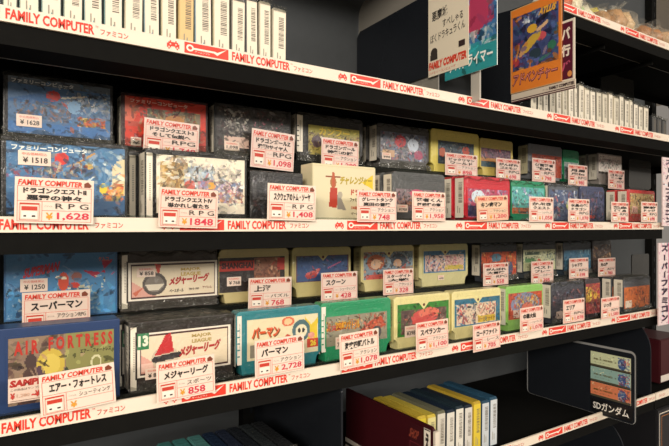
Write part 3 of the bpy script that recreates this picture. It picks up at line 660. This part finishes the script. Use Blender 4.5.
# front row of the lower display
card('blue boxed game with olive and purple label', 41, 116, 370, 411, 0, 'エアー・フォートレス', 'シューティング', '', tilt=-3)
card('black cased cartridge with green corner badge', 157, 215, 359, 398, 0, 'メジャーリーグ', 'スポーツ', '858', tilt=-1.5, tint='#f0dccb')
card('teal cartridge with a cream cartoon label', 255, 304, 338, 374, 0, 'パーマン', 'アクション', '2,728', tilt=-1)
card('green cartridge with a grey racing car label', 340, 379, 332, 367, 0, '激突四駆バトル', 'アクション', '1,078', tilt=-2)
card('cream cartridge with green framed notched label', 416, 448, 321, 350, 0, 'スペランカー', 'アクション', '1,100', tint='#f0d4c4', tilt=-1)
card('yellow cream cartridge with blue framed notched label', 473, 500, 323, 350, 0, 'ロードファイト', 'レース', '705', tint='#f0d4c4', tilt=-1)
card('light green cartridge with a red framed label', 520, 543, 307, 332, 0, '中華大仙', 'シューティング', '1,078', tint='#f0d4c4', tilt=-1)
card('black cartridge with dim reddish artwork', 563, 584, 299, 322, 0, 'エリア', 'RPG', '1,078', tint='#f0d4c4')
card('pale spines right of the yellow and crimson cartridge', 601, 619, 297, 318, 0, 'いっき', 'ADV', '1,580', tint='#f0d4c4')
# sample card
Y = -.0055; x0 = PX(8, Y); x1 = PX(50, Y); zt = PZ(20, 378, Y); zb = PZ(20, 402, Y)
mb = MB(); mb.box(0, 0, 0, x1 - x0, .0008, zt - zb, lin('#d6bfae'))
fc = Face(mb, (0, 0, 0), (1, 0, 0), (0, 0, 1), x1 - x0, zt - zb)
fc.text('SAMPLE', .04, .64, .96, .93, '#a82c26', .06, .15); fc.k = 1
fc.text('この商品はサンプルです', .06, .48, .94, .58, '#5a4038'); fc.text('¥', .05, .14, .16, .4, '#b8332a', .05); fc.text('1,280', .2, .18, .5, .34, '#c89a80'); fc.text('~¥', .55, .14, .75, .4, '#b8332a', .05)
fc.rect(.05, .06, .95, .08, '#6a4038')
o = mb.build('sample_card', PRINT, None, (x0, Y, EYE + zb)); tag(o, 'small white sample notice tucked behind the price card at bottom left', 'card')

# ================= ROWS OF CARTRIDGES STOOD ON END =================
ORD = ['first', 'second', 'third', 'fourth', 'fifth', 'sixth', 'seventh', 'eighth', 'ninth', 'tenth', 'eleventh', 'twelfth', 'thirteenth', 'fourteenth',
       'fifteenth', 'sixteenth', 'seventeenth', 'eighteenth', 'nineteenth', 'twentieth', 'twenty-first', 'twenty-second', 'twenty-third', 'twenty-fourth', 'twenty-fifth', 'twenty-sixth', 'twenty-seventh', 'twenty-eighth', 'twenty-ninth', 'thirtieth']
def endwise(x, w, h, z, color, white, seed, label, group, Y=.02, depth=.105, lean=0., wrap=True, name='shelved_cartridge', foot=None):
    root = empty(name, (x, Y, EYE + z)); root.rotation_euler.y = lean
    tag(root, label, 'game cartridge', group)
    bm = bmesh.new(); bmesh.ops.create_cube(bm, size=1)
    for v in bm.verts: v.co = Vector((w / 2 + v.co.x * w, depth / 2 + v.co.y * depth, h / 2 + v.co.z * h))
    bmesh.ops.bevel(bm, geom=list(bm.edges), offset=.0015, segments=2, affect='EDGES')
    me = bpy.data.meshes.new('shell'); bm.to_mesh(me); bm.free(); me.materials.append(plastic(color, wrap))
    link('shell', me, root)
    if white: side_sticker(h, w, root, z0=.002, seed=seed, at_front=True, white=white, foot=foot)
    if wrap:
        rnd = random.Random(seed); mb = MB(); n = 6
        for z0_, z1_ in ((h - .004, h + .003),):
            b = len(mb.v)
            for i in range(n + 1):
                a = i / n; mb.v.append((w * a, -.002 + rnd.uniform(-.001, .001), z0_)); mb.v.append((w * a, -.0005 + rnd.uniform(-.003, .002), z1_))
            for i in range(n): mb.face((b + 2 * i, b + 2 * i + 2, b + 2 * i + 3, b + 2 * i + 1))
        mb.build('plastic_sleeve', SLEEVE, root)
    return root
ZA = Z_A + TOPOFF
ed = [-14, 2, 19, 41, 63, 84, 104, 124, 144, 161, 178, 195, 213, 231, 246, 259, 272, 287]
cols = ['#9ab0a4', '#a8b4a4', '#9ab0a4', '#8fb0a8', '#a4b4a8', '#98b4b0', '#88aca8', '#c8c0a8', '#98b0b4', '#c8c0a0', '#d0b880', '#98b0bc', '#c9bfa0', '#8a8880', '#78787a', '#c5bda8', '#c0baa8']
feet = ['#3f8c88', '#3f8c88', '#3c9a94', '#3c9088', '#3c8c88', '#48989c', '#3f9490', '#c8c0b0', '#3488a8', '#b8b090', '#5090a0', '#4c94bc', '#b8b098', '#4a4844', '#38383a', '#a09c90', '#b0a898']
wh = ['#eadfca'] * 17; wh[10] = '#dcbc84'; wh[3] = '#e6dccb'
N = len(ed) - 1
for i in range(N):
    a, b = PX(ed[i], .02), PX(ed[i + 1], .02)
    k = N - 1 - i
    lab = 'white-spined cartridge at the right end of the top left row' if k == 0 else f'white-spined cartridge, {ORD[k]} from the right end of the top left row'
    endwise(a + .0006, b - a - .0022, .083 - .004 * (i % 3 == 1), ZA, cols[i], wh[i], 100 + i, lab, 'cartridges standing in the top left row', lean=radians((0, .5, -.4)[i % 3]), foot=feet[i])
rnd = random.Random(5)
ed = [530, 537, 543, 549, 556, 562, 568, 574, 578, 584, 590, 596, 602, 608, 613, 619, 624, 629, 633, 638, 643, 648.5]
N = len(ed) - 1
for i in range(N):
    a, b = PX(ed[i], .03), PX(ed[i + 1], .03)
    c = rnd.choice(['#b8b09c', '#8a8578', '#c9c0a8', '#6b6860', '#a8a08c'])
    h = .084 + rnd.uniform(-.005, .003) - (.006 if i > 16 else 0)
    lab = 'pale slim cartridge at the left end of the top right row' if i == 0 else ('pale slim cartridge at the right end of the top right row' if i == N - 1 else f'pale slim cartridge, {ORD[i]} from the left in the top right row')
    endwise(a + .001, b - a - .003, h, ZA, c if i > 1 else '#1e1e20', rnd.choice(['#ded6c4', '#d2cab6', '#e4dccb']), 140 + i, lab, 'slim cartridges standing in the top right row', Y=.03, lean=radians(rnd.uniform(-1.5, 1.5)))
for i, (u, hh) in enumerate(((652, .066), (657, .064), (662, .062))):
    a, b = PX(u, .05), PX(u + 4.4, .05)
    endwise(a, b - a, hh, ZA, '#25272a', '#4c4c4a', 170 + i, ('black cartridge just right of the pale row on the top shelf', 'middle one of three black cartridges on the top right', 'rightmost black cartridge at the far right of the top shelf')[i], 'black cartridges beside the pale row', Y=.05)
# bottom shelf, yellow to blue row
ZD = Z_D + TOPOFF
spec = [('#c9b040', '#ddd0a0'), ('#c9b040', '#d8c438'), ('#cdb84a', '#d9d090'), ('#6c6c58', '#cfcabc'), ('#1f2c3c', '#d8d4c8'), ('#24333c', '#dcd8cc'), ('#202a38', '#d0ccc4'), ('#bfa23a', '#d8be3c'), ('#2a4a60', '#c3c9cc'), ('#2c5068', '#c9cfd2')]
x = .503; w = (PX(497.5, .02) - x) / len(spec)
nm = ['yellow', 'yellow', 'yellow', 'grey', 'dark navy', 'dark slate', 'dark navy', 'yellow', 'blue', 'blue']
for i, (c, s) in enumerate(spec):
    lab = f'{nm[i]} cartridge on end, {ORD[i]} from the maroon divider on the bottom shelf'
    endwise(x + .0008 + i * w, w - .0022, .078 + .002 * (i % 2), ZD, c, s, 200 + i, lab, 'cartridges on end right of the maroon divider', Y=.02, depth=.108, wrap=False, lean=radians(.8))
us = [126 + 45, 186, 203, 214, 225, 237, 250, 263]
xs = [PX(u, .14) for u in (156, 171, 186, 201, 214, 226, 238, 250, 263)]
cl = ['#4c8c88', '#4c8c88', '#5a9490', '#24344c', '#2a3244', '#25292f', '#2f3436', '#26282a']
for i in range(8):
    lab = f'{["teal","teal","teal","navy","navy","black","charcoal","black"][i]} cartridge on end, {ORD[7-i]} from the right end of the bottom left row'
    endwise(xs[i] + .0008, xs[i + 1] - xs[i] - .002, .077, ZD, cl[i], '#cfc8b8', 230 + i, lab, 'cartridges on end in the bottom left row', Y=.035, depth=.107, wrap=True)

# ================= DIVIDERS AND SIGNS (stand across the shelf, faces to the left) =================
def rounded(pts_w, pts_h, r, corners=(1, 1, 1, 1), n=6):
    w, h = pts_w, pts_h; out = []
    for (cx, cy, a0, on) in ((r, r, 180, corners[0]), (w - r, r, 270, corners[1]), (w - r, h - r, 0, corners[2]), (r, h - r, 90, corners[3])):
        if on:
            for i in range(n + 1):
                a = radians(a0 + 90 * i / n); out.append((cx + r * cos(a), cy + r * sin(a)))
        else: out.append((0 if a0 in (180, 90) else w, 0 if a0 in (180, 270) else h))
    return out
def plate(name, pts, th, material, root, x=0, z=0, y=0):
    mb = MB(); n = len(pts); b = 0
    mb.v += [(x + px, y, z + pz) for px, pz in pts] + [(x + px, y + th, z + pz) for px, pz in pts]
    mb.face(tuple(range(n)), m=0); mb.face(tuple(range(2 * n - 1, n - 1, -1)), m=0)
    for i in range(n):
        j = (i + 1) % n; mb.face((j, i, n + i, n + j), m=0)
    return mb.build(name, material, root)
def divider(name, X, yb, z, label):      # local x runs from the back (yb) to the front, local -y faces left
    r = empty(name, (X, yb, EYE + z), -pi / 2); tag(r, label, 'shelf divider'); return r
def sheet(root, name, x0, z0, x1, z1, th, y, draw, base='#efe6d6', m=PRINT, r=None):
    mb = MB(); mb.box(x0, y, z0, x1, y + th, z1, lin(base))
    fc = Face(mb, (x0, y, z0), (1, 0, 0), (0, 0, 1), x1 - x0, z1 - z0)
    draw(fc)
    return mb.build(name, m, root)

# 1: black board with handwritten card and picture
X1 = .610; yb = YX(357, X1); yf = YX(497, X1); z1b = .252
d1 = divider('shelf_divider', X1, yb, ZA, 'black divider board with a handwritten white card beside a blue picture'); L1 = yb - yf
zo = z1b - ZA
lc0 = yb - YX(429, X1); lc1 = yb - YX(469, X1); lp = yb - YX(477.5, X1)
plate('board', [(0, zo + .045), (0, .185), (.01, .195), (lc1, .20), (lc1, zo), (.1, zo)], .003, ACRYL, d1)
plate('clear_panel', rounded(lc1 - .07, .235, .03, (0, 0, 0, 1)), .002, clear_mat('frosted_acrylic', '#d8d6d0', .45, .35, body='#b5b0a6'), d1, y=.004, z=.02)
mbp = MB(); mbp.box(lp - .017, .0045, 0, lp, .0075, .208, lin('#aca89f')); mbp.build('front_edge', PRINT, d1)
def dcard(fc):
    fc.text('悪魔城', .10, .585, .50, .695, '#2a2622', bold=.02, rise=.01); fc.text('すぺしゃる', .38, .48, .88, .565, '#2a2622', bold=.01, rise=.01)
    fc.text('ぼくドラキュラくん', .06, .355, .93, .445, '#2a2622', bold=.01, rise=.03)
    fc.ell(.16, .25, .09, .05, '#3a342e'); fc.rect(.06, .17, .25, .23, '#3a342e'); fc.rect(.78, .21, .93, .27, '#3a2c2a'); fc.k = 1
    fc.text('FAMILY COMPUTER', .02, .07, .97, .155, '#d8442e', .06, .1); fc.text('ファミリーコンピュータ', .02, .02, .7, .05, '#d8442e')
sheet(d1, 'sign_card', lc0, zo - .004, lc1, zo + .148, .0012, -.0014, dcard, '#e4d9c2')
def pict(fc):
    ops = [bg('#2f9096'), R_(0, .27, 1, 1, '#3c6ea0'), ('n', 0, .3, 1, 1, ['#2c5088', '#5c8cb8', '#8cb4cc'], 40, .06), ('n', .5, .4, .95, .85, ['#a83c5c', '#b8405c', '#98385c'], 26, .07),
           ('p', [(.42, .42), (.62, .30), (.84, .44), (.86, .72), (.55, .8)], '#b03c5e'), ('e', .66, .84, .11, .07, '#d0682c'), ('n', .45, .22, 1, .38, ['#dce4e4', '#3c7ca8', '#f0f0e8'], 16, .07), ('e', .88, .66, .08, .1, '#8c4a5c')]
    fc.raster(paint(ops, 60, 90, 61, 25), 60, 90); fc.k = 1
    fc.text('ァストライマー', .10, .06, .93, .18, '#eef0ea', .03)
lq0 = yb - YX(445, X1)
sheet(d1, 'picture_card', lq0, zo - .018, L1, zo + .146, .0014, -.0001, pict, '#dfe4e0')
# 2: orange bordered picture
X2 = .80; yb2 = YX(479, X2); d2 = divider('shelf_divider', X2, yb2, ZA, 'black divider board with an orange bordered adventure picture')
a2 = yb2 - YX(512, X2); b2 = yb2 - YX(563, X2); c2 = yb2 - YX(576, X2)
z2 = .243 - ZA
plate('board', [(0, 0), (a2 + .001, 0), (a2 + .001, z2 - .012), (b2, z2 - .012), (b2, z2 + .152), (a2, z2 + .156), (0, z2 + .165)], .003, ACRYL, d2)
def orange(fc):
    ops = [bg('#e08030'), R_(.05, .26, .94, .9, '#3f4a78'), ('n', .05, .26, .94, .9, ['#4c5c90', '#30345c', '#5c6ca0', '#3c6c84', '#6c4c80'], 70, .07),
           ('n', .2, .78, .6, .88, ['#d8dce0', '#b8c4d0'], 6, .05), ('n', .05, .3, .3, .6, ['#a03c54', '#8c3450'], 10, .05), ('e', .1, .36, .08, .05, '#a83c40'), ('e', .62, .58, .1, .05, '#c8545c'), ('e', .5, .4, .12, .06, '#2c3c48'), ('e', .82, .44, .08, .05, '#347058'),
           ('p', [(.2, .5), (.42, .62), (.62, .66), (.6, .58), (.36, .45), (.22, .42)], '#c8a440'), ('e', .44, .7, .1, .05, '#d8a838'), ('l', .55, .66, .74, .72, .04, '#d8b088'), ('l', .3, .5, .2, .43, .05, '#c8986c')]
    fc.raster(paint(ops, 70, 100, 62, 70), 70, 100)
    for q in ((0, 0, 1, .255), (0, .905, 1, 1), (0, .25, .045, .91), (.945, .25, 1, .91)): fc.rect(*q, '#e08030', 1)
    fc.k = 1
    fc.frame(0, 0, 1, 1, .0012, '#c9a878'); fc.text('ATLUS', .58, .82, .9, .9, '#e0a840', .06, .3)
    fc.text('アドベンチャー', .05, .07, .93, .22, '#5c2840', .06, .15); fc.text('アドベンチャー', .06, .085, .92, .21, '#e08878', .0, .15)
sheet(d2, 'picture_card', a2, z2, b2, z2 + .152, .0015, -.0035, orange, '#e08030')
def strip(fc):
    fc.rect(0, 0, 1, .32, '#4a1c2c'); fc.rect(0, .12, 1, .2, '#d8ccba'); fc.text('ゲーム', .52, .5, .6, .7, '#3a2428'); fc.text('FAMILY COMPUTER', .62, .45, .99, .8, '#3a2428', .05)
sheet(d2, 'title_strip', a2 + .0, z2 - .016, c2, z2 - .0005, .0015, -.002, strip, '#d3c6b4')
def kanas(fc):
    fc.rect(.0, .02, .9, .96, '#56182c'); fc.text('バ', .3, .68, .78, .88, '#e8dccb', .05); fc.text('行', .3, .4, .78, .6, '#e8dccb', .05); fc.text('バ', .3, .16, .78, .33, '#b8506c', .06); fc.ell(.75, .1, .12, .05, '#d88c4c')
sheet(d2, 'index_card', b2 - .012, z2 + .0, c2 - .001, z2 + .1, .0015, -.0018, kanas, '#e4dac8')
# 3: SD board on the lower right shelf
X3 = .9729; yb3 = YX(528, X3); yf3 = YX(635, X3); L3 = yb3 - yf3
d3 = divider('shelf_divider', X3, yb3, ZD, 'black divider board showing three small robot pictures over white lettering')
H3 = .128
plate('board', rounded(L3, H3, .008), .003, ACRYL, d3, z=.002)
plate('clear_panel', rounded(L3 + .003, H3 + .004, .009), .0012, CLEAR, d3, y=.0035, x=-.0015)
e3 = MB(); pts = rounded(L3 + .004, H3 + .005, .010)
nn = len(pts)
ins = rounded(L3 - .0005, H3 + .0005, .008)
for i in range(nn):
    j = (i + 1) % nn
    q = [(pts[i][0] - .002, -.0006, pts[i][1] - .0005 + .002), (pts[j][0] - .002, -.0006, pts[j][1] - .0005 + .002), (ins[j][0] + .0002, -.0006, ins[j][1] + .0018), (ins[i][0] + .0002, -.0006, ins[i][1] + .0018)]
    e3.poly(q, lin('#8f9090'))
e3.build('bright_rim', PRINT, d3)
s0 = yb3 - YX(591, X3); s1 = yb3 - YX(631, X3)
def robot(fc, base, seed):
    ops = [bg(base), R_(0, 0, 1, .12, '#4c4838'), ('n', .05, .6, .6, .95, [base, '#d8d0a8'], 8, .1), ('e', .80, .5, .1, .38, '#3c5c8c'), ('n', .7, .1, .98, .95, ['#3858a0', '#c83c3c', '#d8d8d0', '#5c6c8c'], 26, .12)]
    fc.raster(paint(ops, 46, 22, seed), 46, 22); fc.k = 1
    fc.text('騎士物語 3', .08, .45, .66, .58, '#5c5428', .02); fc.text('カードゲーム', .1, .25, .5, .34, '#4c4838')
hh3 = .0275
for i, (bc, nm_) in enumerate((('#cbd3ac', 'top picture, pale green'), ('#8fb0a8', 'middle picture, grey green'), ('#d8805a', 'bottom picture, orange'))):
    zc = .122 - (i + 1) * (hh3 + .0015)
    q = sheet(d3, 'picture_card', s0, zc, s1, zc + hh3, .001, -.0012, lambda fc, bc=bc, i=i: robot(fc, bc, 70 + i), '#c8c0a8'); q['label'] = nm_
sheet(d3, 'title_lettering', s0, .006, s1 + .003, .030, .0004, -.0006, lambda fc: fc.text('SDガンダム', .06, .2, .92, .86, '#f0ece2', .02), '#0f1012')
# 4: maroon divider
X4 = .478; yb4 = YX(346, X4); yf4 = YX(434, X4); L4 = yb4 - yf4
d4 = divider('shelf_divider', X4, yb4, ZD, 'maroon divider board with a white kana tab on the bottom shelf')
H4 = .100
plate('board', rounded(L4, H4, .008, (0, 0, 1, 0)), .004, mat('maroon_board', '#3a1016', rough=.35), d4)
def band(fc):
    fc.rect(0, .35, 1, .62, '#1c1614')
sheet(d4, 'white_band', 0, .006, L4, .022, .0006, -.0012, band, '#cfc6ba')
def tab(fc):
    fc.rect(.06, .52, .94, .97, '#1c1214', 1); fc.k = 1; fc.frame(.06, .52, .94, .97, .0008, '#e4dccb'); fc.rect(.1, .55, .9, .94, '#e9e2d4'); fc.text('え', .22, .6, .82, .9, '#1a1412', .05)
    fc.rect(.2, .1, .8, .4, '#e4dccb')
sheet(d4, 'index_tab', L4 - .018, .022, L4 - .004, .0985, .0008, -.0012, tab, '#3a1016')
def boxline(fc):
    fc.frame(.05, .1, .95, .62, .0006, '#7c3038'); fc.rect(.15, .3, .85, .34, '#7c3038'); fc.rect(.15, .4, .85, .44, '#7c3038'); fc.text('SHOP', .05, .7, .75, .9, '#8c4030', .03, .3)
sheet(d4, 'printed_motif', L4 - .047, .03, L4 - .022, .094, .0005, -.0007, boxline, '#3a1016')
mbp = MB(); mbp.box(L4 - .0005, -.0008, .0, L4 + .0035, .0062, H4 - .004, lin('#d9cfc0')); mbp.build('front_edge', PRINT, d4)
# plain black dividers
def plain(X, yb, yf, z, h, label, r=.05):
    q = divider('shelf_divider', X, yb, z, label); plate('board', rounded(yb - yf, h, r, (0, 0, 1, 0), n=10), .003, ACRYL, q)
    m_ = MB(); m_.box(0, -.004, 0, yb - yf, .007, .0015); m_.build('foot', ACRYL, q)
plain(.379, .272, .0045, ZD, .150, 'plain black divider between the dark row and maroon divider', r=.006)
plain(1.1685, .27, .0045, ZD, .166, 'black round-cornered divider at the right end of the bottom shelf', r=.07)
plain(1.06, .27, .002, Z_E + TOPOFF, .150, 'black round-cornered divider under the bottom right shelf edge', r=.07)
plain(.86, .27, .002, Z_E + TOPOFF, .150, 'lower black round-cornered divider left of the one at the far right', r=.07)

# grey acrylic bits: small stand in the upper display, dark sheet on the top shelf, empty case in the lower display
def slab(name, u0, u1, v0, v1, Y, label, material, cat='sign holder', th=.0025):
    a, b = PX(u0, Y), PX(u1, Y); um = (u0 + u1) / 2; zt, zb = PZ(um, v0, Y), PZ(um, v1, Y)
    r = empty(name, (a, Y, EYE + zb)); tag(r, label, cat)
    plate('panel', rounded(b - a, zt - zb, .006), th, material, r)
    m_ = MB(); m_.box(.004, th, -.002, b - a - .004, .03, .0); m_.build('foot', material, r)
    return r
GREYP = mat('smoky_sheet', '#3a3a38', rough=.2, coat=.6)
slab('sign_holder', 629, 651, 160, 188.5, .13, 'smoky empty sign holder at the right end of the upper back step', GREYP)
slab('sign_holder', 632, 649, 254, 276.5, .13, 'smoky empty sign holder at the right end of the lower back step', GREYP)
slab('sign_holder', 601, 634, 73, 101, .17, 'dark grey sheet standing behind the pale top right row', GREYP)

# ================= RIGHT HAND END =================
def vstrip(u0, u1, v0, v1, Y, label, seed):
    a, b = PX(u0, Y), PX(u1, Y); zt, zb = PZ(u0, v0, Y), PZ(u0, v1, Y)
    mb = MB(); mb.box(0, 0, 0, b - a, .002, zt - zb, lin('#e0c9c8'))
    fc = Face(mb, (0, 0, 0), (1, 0, 0), (0, 0, 1), b - a, zt - zb)
    ny = 70; nx = 18
    fc.raster(paint([bg('#e2cfcf'), ('n', 0, 0, 1, 1, ['#d8a8b8', '#ecdede', '#c890a8', '#b8c8d8'], 50, .03), R_(.75, 0, 1, 1, '#c45c80')], nx, ny, seed), nx, ny); fc.k = 1
    for i, ch in enumerate('スーパーファミコン'):
        y1 = .97 - i * .105
        if ch == 'ー': fc.rect(.38, y1 - .08, .48, y1 - .01, '#38243a')
        else: fc.text(ch, .2, y1 - .08, .66, y1, '#38243a', .06)
    o = mb.build('vertical_sign', PRINT, None, (a, Y, EYE + zb)); tag(o, label, 'sign')
vstrip(662.6, 676, 157, 226, -.012, 'narrow pink and white vertical sign at the right of the upper display', 81)
vstrip(658.5, 672, 243, 326, -.016, 'narrow pink and white vertical sign with dark lettering at the right of the lower display', 82)
# the next bay: maroon box on the shelf above, framed case below
def simple_box(name, u0, u1, v0, v1, Y, dep, col, label, cat, draw=None):
    a, b = PX(u0, Y), PX(u1, Y); zt, zb = PZ(u0, v0, Y), PZ(u0, v1, Y)
    r = empty(name, (a, Y, EYE + zb)); tag(r, label, cat)
    bm = bmesh.new(); bmesh.ops.create_cube(bm, size=1); w, h = b - a, zt - zb
    for v in bm.verts: v.co = Vector((w / 2 + v.co.x * w, dep / 2 + v.co.y * dep, h / 2 + v.co.z * h))
    bmesh.ops.bevel(bm, geom=list(bm.edges), offset=.002, segments=2, affect='EDGES')
    me = bpy.data.meshes.new('case'); bm.to_mesh(me); bm.free(); me.materials.append(plastic(col, False)); link('case', me, r)
    m_ = MB(); fc = Face(m_, (.003, -.0003, .003), (1, 0, 0), (0, 0, 1), w - .006, h - .006)
    draw(fc); m_.build('label', PRINT, r)
def d_red(fc): fc.rect(0, 0, 1, .16, '#d9cfc4'); fc.rect(0, .16, 1, 1, '#40141a')
simple_box('storage_box', 660, 684, 340, 384, .03, .12, '#3c1016', 'maroon box with a pale lower band at the far right of the bottom shelf', 'box', d_red)
def d_frame(fc): fc.rect(0, 0, 1, 1, '#26262a'); fc.frame(.05, .05, .95, .95, .002, '#d8cfc0'); fc.frame(.12, .1, .88, .9, .0015, '#b07040')
simple_box('storage_box', 657, 686, 410, 476, .02, .1, '#1d1d20', 'black case with a thin white and orange frame below the bottom right shelf', 'box', d_frame)

BAGM = clear_mat('bag_film_plastic', '#fcfbf6', .05, .12, wrinkle=1., body='#f4f2ec', fr=.22)
# bags of soft things on the highest shelf
def bag(u, v, Y, rx, ry, rz, cols, seed, label):
    rnd = random.Random(seed); x = PX(u, Y); z = Z_T + TOPOFF
    r = empty('plastic_bag', (x, Y + ry, EYE + z)); tag(r, label, 'bag', 'bags on the highest shelf')
    def blob(name, cx, cy, cz, a, b, c, m, jit, sub=3):
        bm = bmesh.new(); bmesh.ops.create_icosphere(bm, subdivisions=sub, radius=1)
        from mathutils import noise
        for w_ in bm.verts:
            n = w_.co.normalized(); k = 1 + jit * noise.noise(n * 2.6 + Vector((seed, cx * 9, 3))) + jit * .5 * abs(noise.noise(n * 6 + Vector((seed * 2, 1, 3))))
            w_.co = Vector((cx + n.x * a * k, cy + n.y * b * k, max(0.0005, cz + n.z * c * k)))
        me = bpy.data.meshes.new(name); bm.to_mesh(me); bm.free(); me.materials.append(m)
        for p in me.polygons: p.use_smooth = name != 'bag_film'
        return link(name, me, r)
    for q in range(5):
        blob('content', rnd.uniform(-.6, .6) * rx, rnd.uniform(-.1, .5) * ry, rz * rnd.uniform(.5, .8), rx * .4, ry * .4, rz * .4, plastic('#fbf7ee', False), 1.3, 2)
    for i, c in enumerate(cols):
        blob('content', (i - (len(cols) - 1) / 2) * rx * .8, rnd.uniform(-.5, -.35) * ry, rz * .62, rx * .48, ry * .5, rz * .46, plastic(c, False), .35, 2)
    blob('bag_film', 0, 0, rz * .5, rx, ry, rz * .62, BAGM, .5, 3)
    mb = MB(); n = 9                                          # gathered neck of the bag
    for k in range(2):
        b = len(mb.v)
        for i in range(n + 1):
            a = 2 * pi * i / n; q = (.18, .55)[k]
            mb.v.append((rx * .2 * cos(a), ry * .2 * sin(a), rz * 1.02)); mb.v.append((rx * (.2 + q * rnd.uniform(.5, 1)) * cos(a), ry * (.2 + q) * sin(a), rz * (1.15 + .35 * rnd.random())))
        for i in range(n): mb.face((b + 2 * i, b + 2 * i + 2, b + 2 * i + 3, b + 2 * i + 1))
    mb.build('bag_neck', BAGM, r)
bag(578, 8, .01, .034, .05, .05, ['#c8623c', '#e8e0c8'], 1, 'clear bag with orange and white contents at the left of the highest shelf')
bag(596, 12, .03, .034, .055, .055, ['#a8c088', '#e4dfcc', '#d8c838'], 2, 'clear bag with pale green and yellow contents on the highest shelf')
bag(614, 18, .01, .028, .045, .042, ['#b08860', '#a87c54'], 3, 'small clear bag with brown contents on the highest shelf')
bag(633, 22, .01, .036, .05, .060, ['#b8926c', '#d8b890'], 4, 'clear crumpled bag with tan contents in the middle of the highest shelf')
bag(652, 30, .01, .030, .045, .045, ['#a8764e'], 5, 'clear bag with a single brown lump on the highest shelf')
bag(668, 36, .01, .040, .05, .052, ['#a87c58', '#c09c78'], 6, 'clear bag with brown contents at the far right of the highest shelf')

# ================= LIGHT =================
def area(name, loc, target, sx, sy, power, col):
    l = bpy.data.lights.new(name, 'AREA'); l.shape = 'RECTANGLE'; l.size = sx; l.size_y = sy; l.energy = power; l.color = col
    o = bpy.data.objects.new(name, l); COL.objects.link(o); o.location = loc
    o.rotation_euler = (Vector(target) - Vector(loc)).to_track_quat('-Z', 'Y').to_euler()
    return o
area('ceiling_light', (-.2, -1.3, 2.62), (0, -.9, 0), 1.6, .4, 9, (1., .90, .78))
area('ceiling_light', (1.6, -1.3, 2.62), (1.5, -.9, 0), 1.6, .4, 9, (1., .94, .88))
area('ceiling_light', (2.0, -4.1, 2.5), (1.2, -1.5, 1.1), 5.5, .4, 150, (1., .93, .84))
area('ceiling_light', (-1.9, -2.5, 2.3), (-.1, -.3, 1.3), 1.2, .6, 135, (1., .90, .78))
w = bpy.data.worlds.new('shop'); SC.world = w; w.use_nodes = True
w.node_tree.nodes['Background'].inputs['Color'].default_value = (.95, .85, .74, 1)
w.node_tree.nodes['Background'].inputs['Strength'].default_value = .36

# ================= CAMERA =================
cd = bpy.data.cameras.new('camera'); cam = bpy.data.objects.new('camera', cd); COL.objects.link(cam)
cd.sensor_width = 36; cd.lens = F / 669 * 36; cd.clip_start = .01
cam.location = (0, -D, EYE); cam.rotation_euler = (pi / 2, 0, -YAW)
cd.shift_y = (HOR - 223) / 669
SC.camera = cam
SC.view_settings.view_transform = 'Standard'; SC.view_settings.look = 'None'
SC.view_settings.gamma = 1; SC.view_settings.exposure = -.45; SC.view_settings.use_curve_mapping = False
